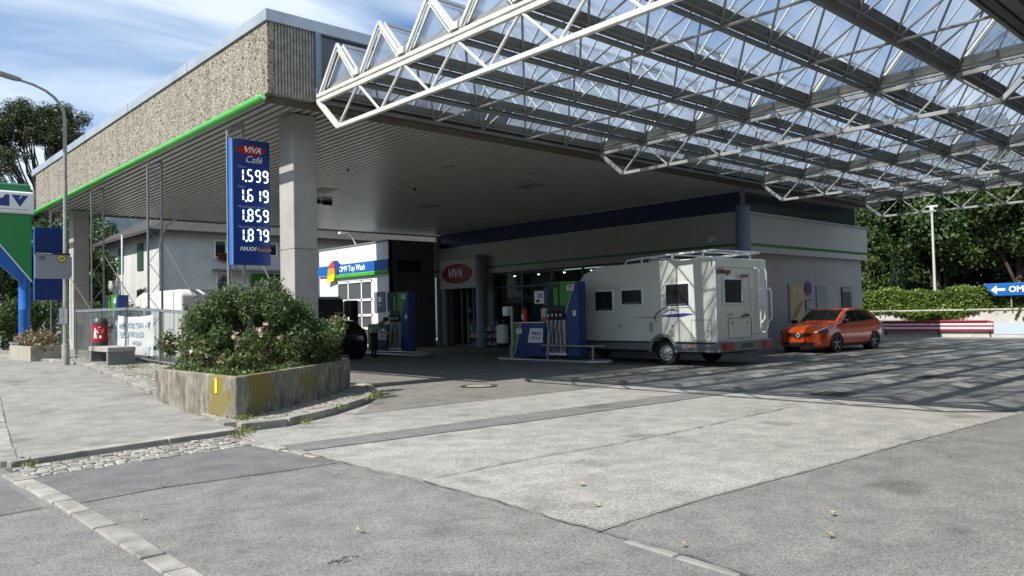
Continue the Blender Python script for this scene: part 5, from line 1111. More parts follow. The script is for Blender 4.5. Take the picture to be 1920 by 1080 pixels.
def island(x, y0, y1, label):
    t = thing('pump_island', label, 'kerb island', (x, y0, 0), group='raised islands under the fuel pumps')
    a = [(x-.45+ .45*(1-math.cos(k*math.pi/12))*1.0, y0-.42*math.sin(k*math.pi/12)) for k in range(13)]
    poly = [(x-.45+.9*k/12, y0-.45*math.sin(math.pi*k/12)) for k in range(13)]+[(x+.45-.9*k/12, y1+.45*math.sin(math.pi*k/12)) for k in range(13)]
    MB().pz(poly, 0, .13).build('slab', mat('island_slab', (.18, .175, .16), .85, noise=(.13, .125, .115), scale=4), t)
    f = MB(); q = [(px_, py__, .10) for px_, py__ in poly]+[(poly[0][0], poly[0][1], .10)]; f.tube(q, .05, 8, cap=False); f.build('steel_edge', mat('worn_steel', (.42, .42, .41), .35, .6), t, smooth=True)
    return t
island(16.75, 14.75, 18.4, 'island with steel edge under the pump next to the motorhome')
island(16.75, 23.4, 26.9, 'island with steel edge under the dark far pump'); island(7.85, 27.0, 30.4, 'island under the sunlit pump behind the fence')
gd = thing('guard_rail', 'low tubular steel guard rail at the island end beside the pump', 'rail', (16.3, 15, .1))
f = MB(); f.tube([(16.3, 16.55, .55), (16.3, 14.9, .55), (16.36, 14.65, .55), (16.5, 14.52, .55), (16.75, 14.45, .55)], .03, 8)
for x, y in ((16.3, 16.3), (16.4, 14.6), (16.3, 17.9)): f.tube([(x, y, .1), (x, y, .55)], .035, 8)
f.build('tube_rail', M_metal, gd, smooth=True)
fx = thing('fire_extinguisher', 'red fire extinguisher standing on the low pump cabinet', 'fire extinguisher', (16.8, 17.75, 1.24))
f = MB(); f.lathe([(.085, 1.25), (.09, 1.27), (.09, 1.58), (.06, 1.65), (.03, 1.68)], (16.75, 17.72, 0), n=20); f.build('bottle', mat('extinguisher_red', (.5, .02, .02), .35), fx, smooth=True)
f = MB(); f.lathe([(.03, 1.66), (.03, 1.72)], (16.75, 17.72, 0), n=10); f.bar((16.75, 17.72, 1.72), (16.75, 17.60, 1.76), .03); f.tube([(16.72, 17.74, 1.70), (16.64, 17.80, 1.62), (16.64, 17.80, 1.4)], .012, 6); f.build('valve', M_black, fx)
MB().box(16.653, 16.66, 17.68, 17.78, 1.33, 1.50).build('label', mat('pale_label', (.6, .5, .42), .5), fx)
pt = thing('payment_terminal', 'white payment terminal above the low pump cabinet', 'terminal', (16.8, 16.8, 1.2))
MB().box(16.62, 16.95, 16.62, 17.15, 1.80, 2.20).build('housing', M_white, pt, bevel=.02); f = MB(); f.box(16.61, 16.62, 16.8, 17.0, 1.98, 2.12, 0); f.box(16.61, 16.62, 16.9, 17.05, 1.85, 1.93, 1); f.build('screen', [M_metal, M_black], pt); MB().box(16.72, 16.84, 16.8, 16.9, 1.24, 1.8).build('stand', M_dark, pt)
nb = thing('notice_stand', 'pale notice with red corner on the pump cabinet', 'notice', (16.6, 16.7, 1.2))
f = MB(); f.box(16.58, 16.60, 16.55, 16.82, 1.27, 1.66, 0); f.box(16.572, 16.58, 16.56, 16.8, 1.28, 1.40, 1); f.build('sheet', [mat('pale_label'), mat('faded_red', (.42, .1, .08), .6)], nb)
tp_ = thing('paper_towel_post', 'post with white paper towel dispenser and hanging white bin', 'dispenser', (16.5, 18.25, .1))
f = MB(); f.tube([(16.5, 18.05, .1), (16.5, 18.05, 1.75)], .05, 10); f.build('post', M_metal, tp_, smooth=True)
MB().box(16.42, 16.6, 18.2, 18.42, 1.45, 1.75).build('dispenser', M_white, tp_, bevel=.03)
f = MB(); f.lathe([(.18, .58), (.20, .6), (.20, 1.10), (.14, 1.18)], (16.6, 18.62, 0), n=20); f.build('bin', mat('bin_white', (.45, .45, .44), .5), tp_, smooth=True)
rk_g = 'wire racks of goods at the shop front'
for i, (y, l) in enumerate(((28.0, 'wire goods rack next to the shop entrance'), (26.9, 'wire goods rack farther right, behind the white bin'))):
    t = thing('goods_rack', l, 'rack', (23.2, y, 0), group=rk_g); f = MB()
    for yy in (y-.48, y+.48):
        f.tube([(23.25, yy, 0), (23.25, yy, 1.2), (23.3, yy, 1.27), (23.6, yy, 1.27), (23.6, yy, 0)], .022, 8)
    for z in (.12, .45, .78, 1.1): f.bar((23.25, y-.48, z), (23.25, y+.48, z), .015); f.box(23.27, 23.6, y-.47, y+.47, z-.01, z)
    f.build('frame', M_metal, t); f = MB()
    for z in (.12, .45, .78):
        yy = y-.44
        while yy < y+.36: w = rnd.uniform(.08, .16); f.box(23.28, 23.5, yy, yy+w, z, z+rnd.uniform(.14, .26), rnd.randrange(6)); yy += w+.02
    each(f, 'goods', Mg, t)
gs = thing('hanging_fuel_sign', 'small green and blue sign box seen beside the price sign', 'sign', (11.4, 24.8, 0))
f = MB(); f.box(11.0, 11.75, 24.8, 25.0, 2.55, 3.05); f.build('panel', mat('pump_green'), gs); f = MB(); f.py([(11.75, 3.05), (11.75, 2.55), (11.5, 2.55), (11.62, 3.05)], 24.79, 24.80); f.build('blue_corner', mat('pump_blue'), gs)
MB().box(11.1, 11.5, 24.785, 24.8, 2.68, 2.80).build('logo_label', M_white, gs); f = MB(); f.tube([(11.5, 24.9, 0), (11.5, 24.9, 2.55)], .06, 10); f.build('post', M_metal, gs)

# ---------------------------------------------------------------- cars
def catmull(P, s):
    P = np.asarray(P, float); i = int(min(max(math.floor(s), 0), len(P)-2)); t = s-i
    p0, p1, p2, p3 = P[max(i-1, 0)], P[i], P[i+1], P[min(i+2, len(P)-1)]
    return .5*((2*p1)+(-p0+p2)*t+(2*p0-5*p1+4*p2-p3)*t*t+(-p0+3*p1-3*p2+p3)*t**3)
#      x     z0   w1   w2    w3   z3    y5   z5    y6   z6    ztop
HATCH = [(2.02, .30, .52, .58, .56, .60, .50, .66, .42, .69, .70),
 (1.94, .22, .70, .74, .70, .65, .63, .735, .50, .765, .78),
 (1.75, .19, .80, .845, .82, .69, .72, .82, .55, .855, .87),
 (1.40, .19, .84, .885, .87, .72, .77, .895, .58, .925, .945),
 (1.10, .19, .85, .90, .885, .73, .785, .94, .60, .97, .99),
 (.85, .19, .85, .90, .885, .73, .79, .96, .655, 1.0, 1.04),
 (.50, .19, .85, .90, .885, .73, .80, .965, .64, 1.215, 1.26),
 (.12, .19, .85, .90, .885, .73, .80, .97, .61, 1.385, 1.435),
 (-.30, .19, .85, .90, .885, .73, .80, .98, .595, 1.43, 1.475),
 (-.90, .19, .85, .90, .885, .73, .80, 1.0, .58, 1.425, 1.47),
 (-1.35, .19, .85, .90, .89, .74, .795, 1.03, .57, 1.385, 1.435),
 (-1.74, .20, .84, .89, .885, .76, .785, 1.06, .55, 1.335, 1.39),
 (-1.92, .22, .82, .87, .86, .78, .75, 1.06, .58, 1.16, 1.20),
 (-2.00, .26, .78, .83, .82, .78, .72, 1.00, .60, 1.035, 1.05),
 (-2.05, .32, .66, .72, .70, .70, .62, .86, .50, .885, .90)]
def section(r):
    x, z0, w1, w2, w3, z3, y5, z5, y6, z6, zt = r
    return np.array([(x, 0, z0), (x, w1*.8, z0), (x, w1, z0+.06), (x, w2, .46), (x, w3, z3), (x, y5, z5), (x, y6, z6), (x, y6*.55, zt-.012), (x, 0, zt)])
CTRL = np.array([section(r) for r in HATCH])
XS = [r[0] for r in HATCH]
def u_of(x):
    for i in range(len(XS)-1):
        if XS[i] >= x >= XS[i+1]: return i+(XS[i]-x)/(XS[i]-XS[i+1])
    return 0 if x > XS[0] else len(XS)-1
def surf(u, v):
    return catmull(np.array([catmull(CTRL[:, k], u) for k in range(9)]), v)
def make_car(name, label, cat, body, rear_dark=True):
    t = thing(name, label, cat)
    NU, NV = 130, 44; us = np.linspace(0, len(XS)-1, NU+1); vs = np.linspace(0, 8, NV+1)
    pre = [np.array([catmull(CTRL[:, k], u) for k in range(9)]) for u in us]
    grid = np.array([[catmull(pre[i], v) for v in vs] for i in range(NU+1)])
    WX = (1.20, -1.38); RA = .36; f = MB()
    for s in (1, -1):
        o = len(f.v); f.v += [(p[0], p[1]*s, p[2]) for row in grid for p in row]
        for i in range(NU):
            for j in range(NV):
                c = (grid[i, j]+grid[i+1, j+1])/2
                if c[1] > .5 and any((c[0]-wx)**2+(c[2]-.30)**2 < RA**2 for wx in WX): continue
                f.f.append(tuple(o+q for q in (i*(NV+1)+j, i*(NV+1)+j+1, (i+1)*(NV+1)+j+1, (i+1)*(NV+1)+j))); f.m.append(0)
        for i in (0, NU): f.f.append(tuple(o+i*(NV+1)+j for j in range(NV+1))); f.m.append(0)
    f.build('body', body, t, smooth=True, off=ZERO)
    def patch(nm, m, v0, v1, x0, x1, off=.008, nu=16, nv=8, sides=(1, -1), par=t, skew=None):
        o_ = None
        for s in sides:
            f = MB()
            for i in range(nu+1):
                for j in range(nv+1):
                    xx = x0+(x1-x0)*i/nu; vv = v0+(v1-v0)*j/nv
                    if skew: xx = skew(xx, j/nv, i/nu)
                    u = u_of(xx); p = surf(u, vv); a = surf(min(u+.05, len(XS)-1), vv)-surf(max(u-.05, 0), vv); b = surf(u, min(vv+.05, 8))-surf(u, max(vv-.05, 0)); n_ = np.cross(b, a); n_ /= np.linalg.norm(n_)+1e-9
                    if n_[1] < 0 and vv < 7 or n_[2] < 0 and vv >= 7: n_ = -n_
                    p = p+n_*off; f.v.append((p[0], p[1]*s, p[2]))
            for i in range(nu):
                for j in range(nv): f.f.append((i*(nv+1)+j, i*(nv+1)+j+1, (i+1)*(nv+1)+j+1, (i+1)*(nv+1)+j)); f.m.append(0)
            o_ = f.build(nm, m, par, smooth=True, off=ZERO)
        return o_
    # glass
    f = MB(); nu, nv = 14, 16
    for i in range(nu+1):
        for j in range(-nv, nv+1):
            x = .80-.62*i/nu; vv = 8-(1.82)*abs(j)/nv; p = surf(u_of(x), vv); f.v.append((p[0]+.008, p[1]*(1 if j > 0 else -1), p[2]+.010))
    w = 2*nv+1
    for i in range(nu):
        for j in range(2*nv): f.f.append((i*w+j, i*w+j+1, (i+1)*w+j+1, (i+1)*w+j)); f.m.append(0)
    f.build('windscreen', M_darkglass, t, smooth=True, off=ZERO)
    f = MB()
    for i in range(9):
        for j in range(-nv, nv+1):
            x = -1.72-.19*i/8; vv = 8-1.6*abs(j)/nv; p = surf(u_of(x), vv); f.v.append((p[0]-.008, p[1]*(1 if j > 0 else -1), p[2]+.010))
    for i in range(8):
        for j in range(2*nv): f.f.append((i*w+j, i*w+j+1, (i+1)*w+j+1, (i+1)*w+j)); f.m.append(0)
    f.build('rear_window', M_darkglass, t, smooth=True, off=ZERO)
    patch('side_window', M_darkglass, 5.10, 5.86, .62, -.36, skew=lambda x, tj, ti: x-.42*tj*(1-ti))
    patch('side_window', M_darkglass, 5.10, 5.84, -.42, -1.55, skew=lambda x, tj, ti: x+.22*tj*ti)
    patch('window_trim', M_black, 5.0, 5.10, .68, -1.60, .006); patch('pillar_trim', M_black, 5.08, 5.86, -.355, -.425, .007, 2, 8)
    # shut lines and sill
    for x in (.70, -.39, -1.18): patch('door_line', M_black, 2.3, 4.95, x, x-.010, .004, 1, 12)
    patch('sill_trim', M_black, 1.8, 2.3, .80, -.98, .006)
    patch('crease', body, 4.45, 4.60, .6, -1.5, .012)
    for x in (-.20, -1.02): patch('door_handle', body, 4.62, 4.74, x, x-.16, .022, 4, 2)
    # headlight, chrome hook, tail light
    hl_ = patch('headlight', M_darkglass, 4.05, 4.85, 1.97, 1.55, .010)
    patch('light_strip', mat('light_strip', (.8, .82, .84), .2), 4.75, 4.9, 1.99, 1.56, .014); patch('light_strip', mat('light_strip'), 3.5, 4.8, 1.62, 1.57, .014)
    patch('tail_light', mat('tail_red', (.45, .01, .01), .25), 4.15, 5.0, -1.84, -2.01, .010)
    # front face: x follows the nose in plan
    def nose(y): return np.interp(abs(y), [0, .3, .52, .60, .70, .80], [2.045, 2.035, 2.005, 1.985, 1.93, 1.80])
    def strip(nm, m, y0, y1, z0, z1, off=.01, taper=0, k=24, zc=0):
        f = MB()
        for i in range(k+1):
            y = y0+(y1-y0)*i/k; tt = abs(y)/max(abs(y0), abs(y1)); a, b = z0+taper*tt, z1-taper*tt*0
            dz = zc*tt; f.v += [(nose(y)+off, y, a+dz), (nose(y)+off-.012*(b-a)/.1*0, y, b+dz), (nose(y)-.05, y, b+dz), (nose(y)-.05, y, a+dz)]
        for i in range(k):
            for q in range(4): f.f.append((i*4+q, i*4+(q+1) % 4, i*4+4+(q+1) % 4, i*4+4+q)); f.m.append(0)
        f.f += [(0, 1, 2, 3), (4*k, 4*k+1, 4*k+2, 4*k+3)]; f.m += [0, 0]
        return f.build(nm, m, t, smooth=True, off=ZERO)
    strip('bumper_skin', body, -.74, .74, .26, .60, .004)
    strip('grille', M_black, -.42, .42, .545, .655, .018, zc=.02); strip('grille', M_black, -.20, .20, .47, .56, .018, taper=.07)
    strip('grille_chrome', M_chrome, -.58, -.20, .635, .650, .026, zc=.02); strip('grille_chrome', M_chrome, .20, .58, .635, .650, .026, zc=.02)
    strip('lower_intake', M_black, -.52, .52, .27, .37, .016); strip('lower_lip', M_chrome, -.60, .60, .225, .243, .02)
    for s in (-1, 1):
        strip('fog_recess', M_black, s*.54, s*.76, .31, .44, .014, k=8); strip('fog_light', M_chrome, s*.62, s*.72, .33, .35, .03, k=4); f = MB(); f.bar((nose(.52)+.03, s*.50, .40), (nose(.62)+.03, s*.60, .28), .018); f.build('fog_trim', M_chrome, t, off=ZERO)
        f = MB(); f.box(.60, .78, s*.93-.09, s*.93+.09, .96, 1.08); mr_ = f.build('door_mirror', M_black, t, bevel=.035, off=ZERO, segs=3); f = MB(); f.bar((.64, s*.80, .95), (.68, s*.88, .98), .04); f.build('mirror_arm', M_black, mr_, off=ZERO); MB().box(.62, .77, s*.93-.085, s*.93+.085, 1.045, 1.088).build('mirror_cap', body, mr_, bevel=.02, off=ZERO)
    f = MB()                                                    # diamond emblem
    for a, b in (((0, .685), (.062, .60)), ((.062, .60), (0, .515)), ((0, .515), (-.062, .60)), ((-.062, .60), (0, .685))): f.bar((2.085, a[0], a[1]), (2.085, b[0], b[1]), .024, .014, up=(1, 0, 0))
    f.build('diamond_emblem', mat('emblem_silver', (.62, .62, .62), .35, .3), t, off=ZERO)
    MB().box(2.055, 2.062, -.0, .0, .4, .4).v
    # arches, wheels, underbody
    MB().box(-1.95, 1.9, -.68, .68, .20, .45).build('underbody', M_black, t, off=ZERO)
    for wx in WX:
        for s in (-1, 1):
            f = MB(); p = []
            for k in range(19):
                a = math.pi*k/18*1.16-.25; xx, zz = wx+.37*math.cos(a), .30+.37*math.sin(a); u = u_of(xx); yv = .886; p.append((xx, s*yv, zz))
            f.tube(p, .020, 6); f.build('arch_trim', M_black, t, smooth=True, off=ZERO)
            f = MB(); f.lathe([(.37, -.25), (.37, 0)], (wx, s*.87, .30), (0, s, 0), 28, cap=False); f.lathe([(.37, -.25), (.1, -.25)], (wx, s*.87, .30), (0, s, 0), 28, cap=False); f.build('wheel_liner', M_black, t, off=ZERO)
            w_ = MB().lathe([(.20, -.19), (.30, -.19), (.315, -.16), (.318, -.03), (.30, 0), (.235, 0), (.225, -.01), (.22, -.08)], (wx, s*.885, .318), (0, s, 0), 36, cap=False).build('wheel', M_black, t, smooth=True, off=ZERO)
            f = MB(); f.lathe([(.232, -.005), (.226, .0), (.214, -.03), (.214, -.10), (.02, -.10)], (wx, s*.885, .318), (0, s, 0), 32, cap=False); c = Vector((wx, s*.885, .318))
            f.build('rim', mat('rim_dark', (.05, .05, .055), .3, .7), w_, smooth=True, off=ZERO); f = MB(); f.lathe([(.05, -.03), (.05, -.012), (.02, -.006)], c, (0, s, 0), 16)
            for k in range(5):
                for dd in (-.13, .13):
                    a = 2*math.pi*k/5+.3; a2 = a+dd; f.bar(c+Vector((.045*math.cos(a), -s*.018, .045*math.sin(a))), c+Vector((.218*math.cos(a2), -s*.008, .218*math.sin(a2))), .020, .02, up=(0, 1, 0))
            f.build('spokes', mat('rim_silver', (.30, .30, .31), .3, .8), w_, off=ZERO)
    f = MB(); f.tube([(-.9, 0, 1.43), (-1.12, 0, 1.53)], .008, 6); f.build('aerial', M_black, t, off=ZERO)
    return t
oc = make_car('hatchback_car', 'glossy orange-red hatchback parked nose-out beside the shop side wall', 'car', mat('orange_metallic', (.66, .075, .006), .32, .15, noise=(.62, .068, .006), scale=30, coat=1))
place(oc, 26.35, 12.45, 0, math.pi-math.radians(3))
MB().box(2.058, 2.066, -.26, .26, .40, .50)
dk = make_car('dark_car', 'black car at the far pump, half hidden by the shrub', 'car', mat('black_paint', (.006, .006, .008), .2, coat=1))
place(dk, 14.2, 26.2, 0, R90)

# ---------------------------------------------------------------- motorhome
mh = thing('motorhome', 'cream white motorhome with roof rack and rear ladder at the pump', 'motorhome', (0, 0, 0))
M_mh = mat('gelcoat_cream', (.70, .70, .60), .33, noise=(.65, .65, .56), scale=.7, coat=.3)
M_skirt = mat('skirt_grey', (.15, .165, .17), .5); Wd = 2.42
def arch(xc, zc, r, z0, k=14): 
    a0 = math.asin(min(1, max(-1, (z0-zc)/r))); return [(xc-r*math.cos(a0+(math.pi-2*a0)*i/k), zc+r*math.sin(a0+(math.pi-2*a0)*i/k)) for i in range(k+1)]
# local frame: x forward from rear wall, y from 0 (right side) to Wd (left side, seen)
XW, ZW, RW = 1.72, .36, .47
prof = [(0, .64)]+arch(XW, ZW, RW, .64)+[(5.35, .64), (5.35, 1.1), (5.25, 1.9), (5.05, 2.35), (4.7, 2.68), (4.2, 2.84), (3.8, 2.87), (.05, 2.87), (0, 2.80)]
f = MB(); f.py(prof, 0, Wd); f.build('body', M_mh, mh, bevel=.08, off=ZERO, segs=4)
f = MB(); f.py([(.03, .40)]+arch(XW, ZW, RW+.001, .40)+[(5.0, .40), (5.0, .635), ]+arch(XW, ZW, RW+.001, .635)[::-1]+[(.03, .635)], Wd-.05, Wd-.008)
f = MB(); f.box(.03, XW-.44, Wd-.06, Wd-.012, .40, .637); f.box(XW+.44, 5.2, Wd-.06, Wd-.012, .42, .637); f.box(.03, 5.2, .012, .06, .40, .637); f.build('side_skirt', M_skirt, mh, off=ZERO)
f = MB(); f.box(.0, XW-.45, Wd-.02, Wd+.006, .62, .66); f.box(XW+.45, 5.3, Wd-.02, Wd+.006, .62, .66); f.build('skirt_strip', M_black, mh, off=ZERO)
f = MB(); k = 18; q = [(XW-.50*math.cos(math.pi*i/k), ZW+.02+.50*math.sin(math.pi*i/k)) for i in range(k+1)]+[(XW+.42*math.cos(math.pi*i/k), ZW+.02+.42*math.sin(math.pi*i/k)) for i in range(k+1)]
f.py(q, Wd-.04, Wd+.018); f.build('wheel_arch', mat('arch_grey', (.20, .21, .20), .5), mh, off=ZERO)
MB().box(.2, 5.0, .15, Wd-.15, .35, .65).build('chassis', M_black, mh, off=ZERO)
for s, yy in ((1, Wd-.14), (-1, .14)):
    c = (XW, yy, .345); w_ = MB().lathe([(.2, -.22), (.31, -.22), (.345, -.17), (.345, -.04), (.325, 0), (.215, .0), (.205, -.02)], c, (0, s, 0), 32, cap=False).build('wheel', M_black, mh, smooth=True, off=ZERO)
    f = MB(); f.lathe([(.215, .0), (.208, .014), (.19, -.01), (.15, .012), (.10, .022), (.06, .022), (.05, .045), (.02, .05)], c, (0, s, 0), 32); f.build('hub_cap', mat('hubcap_silver', (.55, .55, .55), .3, .6), w_, smooth=True, off=ZERO); f = MB()
    for k in range(9): a = 2*math.pi*k/9; f.lathe([(.022, .0), (.022, .016)], Vector(c)+Vector((.155*math.cos(a), 0, .155*math.sin(a))), (0, s, 0), 8)
    f.build('hub_hole', M_black, w_, off=ZERO)
# cab: own shape, mostly behind the pump
cb = MB().py([(5.30, .40), (5.30, 2.30), (5.45, 2.25), (5.95, 1.62), (6.55, 1.25), (6.72, 1.05), (6.78, .60), (6.7, .36)], .18, Wd-.18).build('cab', M_mh, mh, bevel=.06, off=ZERO, segs=3)
f = MB(); f.py([(5.36, 1.30), (5.36, 2.02), (5.50, 2.05), (5.86, 1.62), (5.95, 1.34)], Wd-.185, Wd-.165); f.build('cab_side_window', M_darkglass, cb, off=ZERO)
f = MB(); f.quad((5.50, .3, 2.20), (5.97, .3, 1.63), (5.97, Wd-.3, 1.63), (5.50, Wd-.3, 2.20)); f.build('windscreen', M_darkglass, cb, off=ZERO)
for yy, s in ((Wd-.3, 1), (.3, -1)):
    w_ = MB().lathe([(.2, -.2), (.31, -.2), (.345, -.15), (.345, -.04), (.325, 0), (.1, .0)], (6.05, yy+.14*s, .345), (0, s, 0), 28).build('wheel', M_black, mh, smooth=True, off=ZERO)
MB().box(5.55, 5.75, Wd-.10, Wd+.08, 1.45, 1.80).build('door_mirror', M_black, mh, bevel=.03, off=ZERO)
# side windows
def win(x0, x1, z0, z1, y=Wd):
    w = MB().box(x0, x1, y-.02, y+.022, z0, z1).build('window', M_white, mh, bevel=.02, off=ZERO); f = MB(); f.box(x0+.05, x1-.05, y+.016, y+.030, z0+.05, z1-.05); f.build('pane', mat('motorhome_pane', (.018, .018, .017), .12, spec=.25, noise=(.04, .04, .036), scale=1.5), w, off=ZERO, bevel=.01); f = MB(); f.box(x0+.12, x1-.12, y+.030, y+.034, z0+.08, z0+.10); f.build('window_latch', M_metal, w, off=ZERO)
win(.74, 1.60, 1.58, 2.26); win(2.38, 3.22, 1.66, 2.16); win(3.50, 4.28, 1.50, 2.16)
f = MB(); f.box(.10, .74, Wd+.0, Wd+.008, .70, 1.24); f.build('locker_door', M_mh, mh, bevel=.006, off=ZERO)
f = MB()
for a, b, c, d in ((.10, .74, 1.235, 1.25), (.10, .74, .695, .71), (.095, .11, .70, 1.24), (.73, .745, .70, 1.24)): f.box(a, b, Wd, Wd+.012, c, d)
f.box(.17, .22, Wd, Wd+.02, .92, 1.0); f.build('locker_trim', mat('trim_grey', (.28, .28, .26), .5), mh, off=ZERO)
f = MB(); f.box(2.05, 2.17, Wd, Wd+.02, .92, 1.20); f.box(1.32, 1.45, Wd, Wd+.02, .82, .98); f.lathe([(.03, 0), (.03, .02)], (1.37, Wd, 1.10), (0, 1, 0), 12); f.lathe([(.05, 0), (.05, .012)], (3.3, Wd, 1.10), (0, 1, 0), 14); f.build('service_flap', mat('flap_grey', (.36, .36, .32), .5), mh, off=ZERO)
MB().box(.72, .86, Wd-.005, Wd+.015, .51, .56).build('side_marker', mat('amber', (.7, .22, .05), .3), mh, off=ZERO)
# swoosh decoration: blue lens, dark arc, red tail
f = MB(); yy = Wd+.003
def blade(pts, mi):
    f.add([(x, yy+.002*mi, z) for x, z in pts], [tuple(range(len(pts)))], mi)
blade([(.62, 1.40), (1.0, 1.43), (1.5, 1.40), (1.85, 1.36), (1.5, 1.33), (1.1, 1.32)], 0)
blade([(1.12, 1.48), (1.45, 1.51), (1.65, 1.44), (1.5, 1.545), (1.3, 1.55)], 1)
blade([(1.85, 1.345), (2.45, 1.335), (2.9, 1.335), (2.45, 1.318), (1.85, 1.32)], 2)
arc = [(1.45, 1.63), (1.7, 1.57), (1.9, 1.46), (2.02, 1.33), (1.98, 1.24), (1.88, 1.21)]; arc2 = [(1.9, 1.235), (1.95, 1.26), (1.96, 1.33), (1.86, 1.44), (1.68, 1.545), (1.45, 1.615)]
blade(arc+arc2, 0)
f.build('swoosh_decal', [mat('decal_blue', (.04, .035, .22), .4), mat('decal_grey', (.12, .12, .16), .4), mat('decal_red', (.4, .08, .06), .4)], mh, off=ZERO)
f = MB(); f.box(.03, .05, Wd-.0, Wd+.012, 2.62, 2.78); f.build('marker_light', M_black, mh, off=ZERO)
# rear wall
f = MB(); f.box(-.02, .02, .03, Wd-.03, 2.60, 2.85); f.build('rear_cap', M_mh, mh, bevel=.02, off=ZERO)
f = MB(); f.box(-.06, .0, Wd-.04, Wd+.0, .64, 2.84); f.build('corner_profile', M_white, mh, bevel=.015, off=ZERO)
w = MB().box(-.035, .0, Wd-1.28, Wd-.36, 1.62, 2.34).build('window', M_white, mh, bevel=.02, off=ZERO); MB().box(-.045, -.03, Wd-1.22, Wd-.43, 1.68, 2.28).build('pane', mat('rear_pane', (.012, .012, .012), .35, spec=.12), w, off=ZERO); f = MB(); f.box(-.052, -.045, Wd-1.20, Wd-1.15, 1.70, 2.26); f.build('blind_edge', M_white, w, off=ZERO)
f = MB(); f.box(-.055, .0, Wd-1.46, Wd-1.05, 2.38, 2.48, 0); f.box(-.06, -.03, Wd-1.46, Wd-1.10, 2.36, 2.43, 1); f.build('brake_light', [M_white, mat('lamp_red', (.30, .015, .015), .35)], mh, off=ZERO)
f = MB()
for a, b, c, d in ((.58, 1.62, 1.255, 1.275), (.58, 1.62, .735, .755), (.57, .59, .74, 1.27), (1.61, 1.63, .74, 1.27)): f.box(-.014, 0, Wd-b, Wd-a, c, d)
for y in (.75, 1.42): f.box(-.02, 0, Wd-y-.04, Wd-y, 1.10, 1.18)
f.build('hatch_trim', M_metal, mh, off=ZERO)
f = MB()
for y in (.66, 1.36): f.tube([(-.005, Wd-y, 1.38), (-.08, Wd-y, 1.38), (-.08, Wd-y-.05, 1.36)], .03, 8)
each(f, 'rear_hook', M_chrome, mh, off=ZERO); f = MB(); f.bar((-.03, Wd-1.15, 1.31), (-.03, Wd-1.5, 1.33), .03); f.build('dark_lever', M_black, mh, off=ZERO)
text('challenger', .20, mat('badge_red', (.32, .03, .06), .4), mh, loc=(-.012, Wd-.44, 2.50), rot=FACE_X, bold=.006, sx=.75, off=ZERO)
bmp = MB().box(-.14, .06, .0, Wd, .40, .68).build('rear_bumper', M_skirt, mh, bevel=.03, off=ZERO)
for a in (.04, Wd-.58):
    f = MB(); f.box(-.155, -.12, a, a+.54, .45, .64, 0); f.box(-.157, -.15, a+.36, a+.42, .45, .64, 1); f.build('tail_light', [mat('lamp_red'), M_black], bmp, off=ZERO)
MB().box(-.15, -.13, .95, 1.47, .49, .60).build('number_plate', mat('plate_dull', (.035, .06, .07), .5), bmp, off=ZERO)
# ladder
f = MB()
for yy in (.28, .60):
    f.tube([(-.005, yy, 2.60), (-.12, yy, 2.60), (-.17, yy, 2.50), (-.17, yy, 1.0), (-.12, yy, .86), (-.005, yy, .86)], .028, 10)
f.tube([(-.17, .60, 2.02), (-.27, .60, 2.05), (-.31, .60, 1.97), (-.31, .60, 1.25), (-.2, .60, 1.12)], .025, 8); f.tube([(-.17, .28, 2.02), (-.27, .28, 2.05), (-.31, .28, 1.97), (-.31, .28, 1.25), (-.2, .28, 1.12)], .025, 8)
for z in (2.3, 2.0, 1.7, 1.4, 1.1): f.tube([(-.17, .28, z), (-.17, .60, z)], .015, 8)
f.build('ladder', M_white, mh, smooth=True, off=ZERO)
# roof rack
f = MB()
for yy in (.15, Wd-.12): f.tube([(3.15, yy, 2.86), (3.05, yy, 2.97), (2.6, yy, 3.0), (1.6, yy, 3.03), (.1, yy, 3.05)], .028, 8); 
for x in (2.5, 1.4, .4):
    f.tube([(x, .15, 3.02), (x, Wd-.12, 3.02)], .02, 8)
    for yy in (.15, Wd-.12): f.bar((x, yy, 2.86), (x, yy, 3.02), .05, .03)
f.tube([(.1, .15, 3.05), (.1, Wd-.12, 3.05)], .028, 8); f.build('roof_rack', M_white, mh, smooth=True, off=ZERO)
f = MB(); f.box(.6, 1.3, .8, 1.5, 2.86, 2.97); f.box(2.0, 2.5, Wd-.9, Wd-.4, 2.86, 2.95); f.box(3.4, 3.9, .9, 1.5, 2.86, 2.93); each(f, 'roof_hatch', M_white, mh, bevel=.03, off=ZERO)
th_ = math.radians(87); mh.rotation_euler = (0, 0, th_)
# left rear corner (0, Wd) sits at (17.3, 11.2)
mh.location = (17.3-(-math.sin(th_)*Wd), 11.2-math.cos(th_)*Wd, 0)

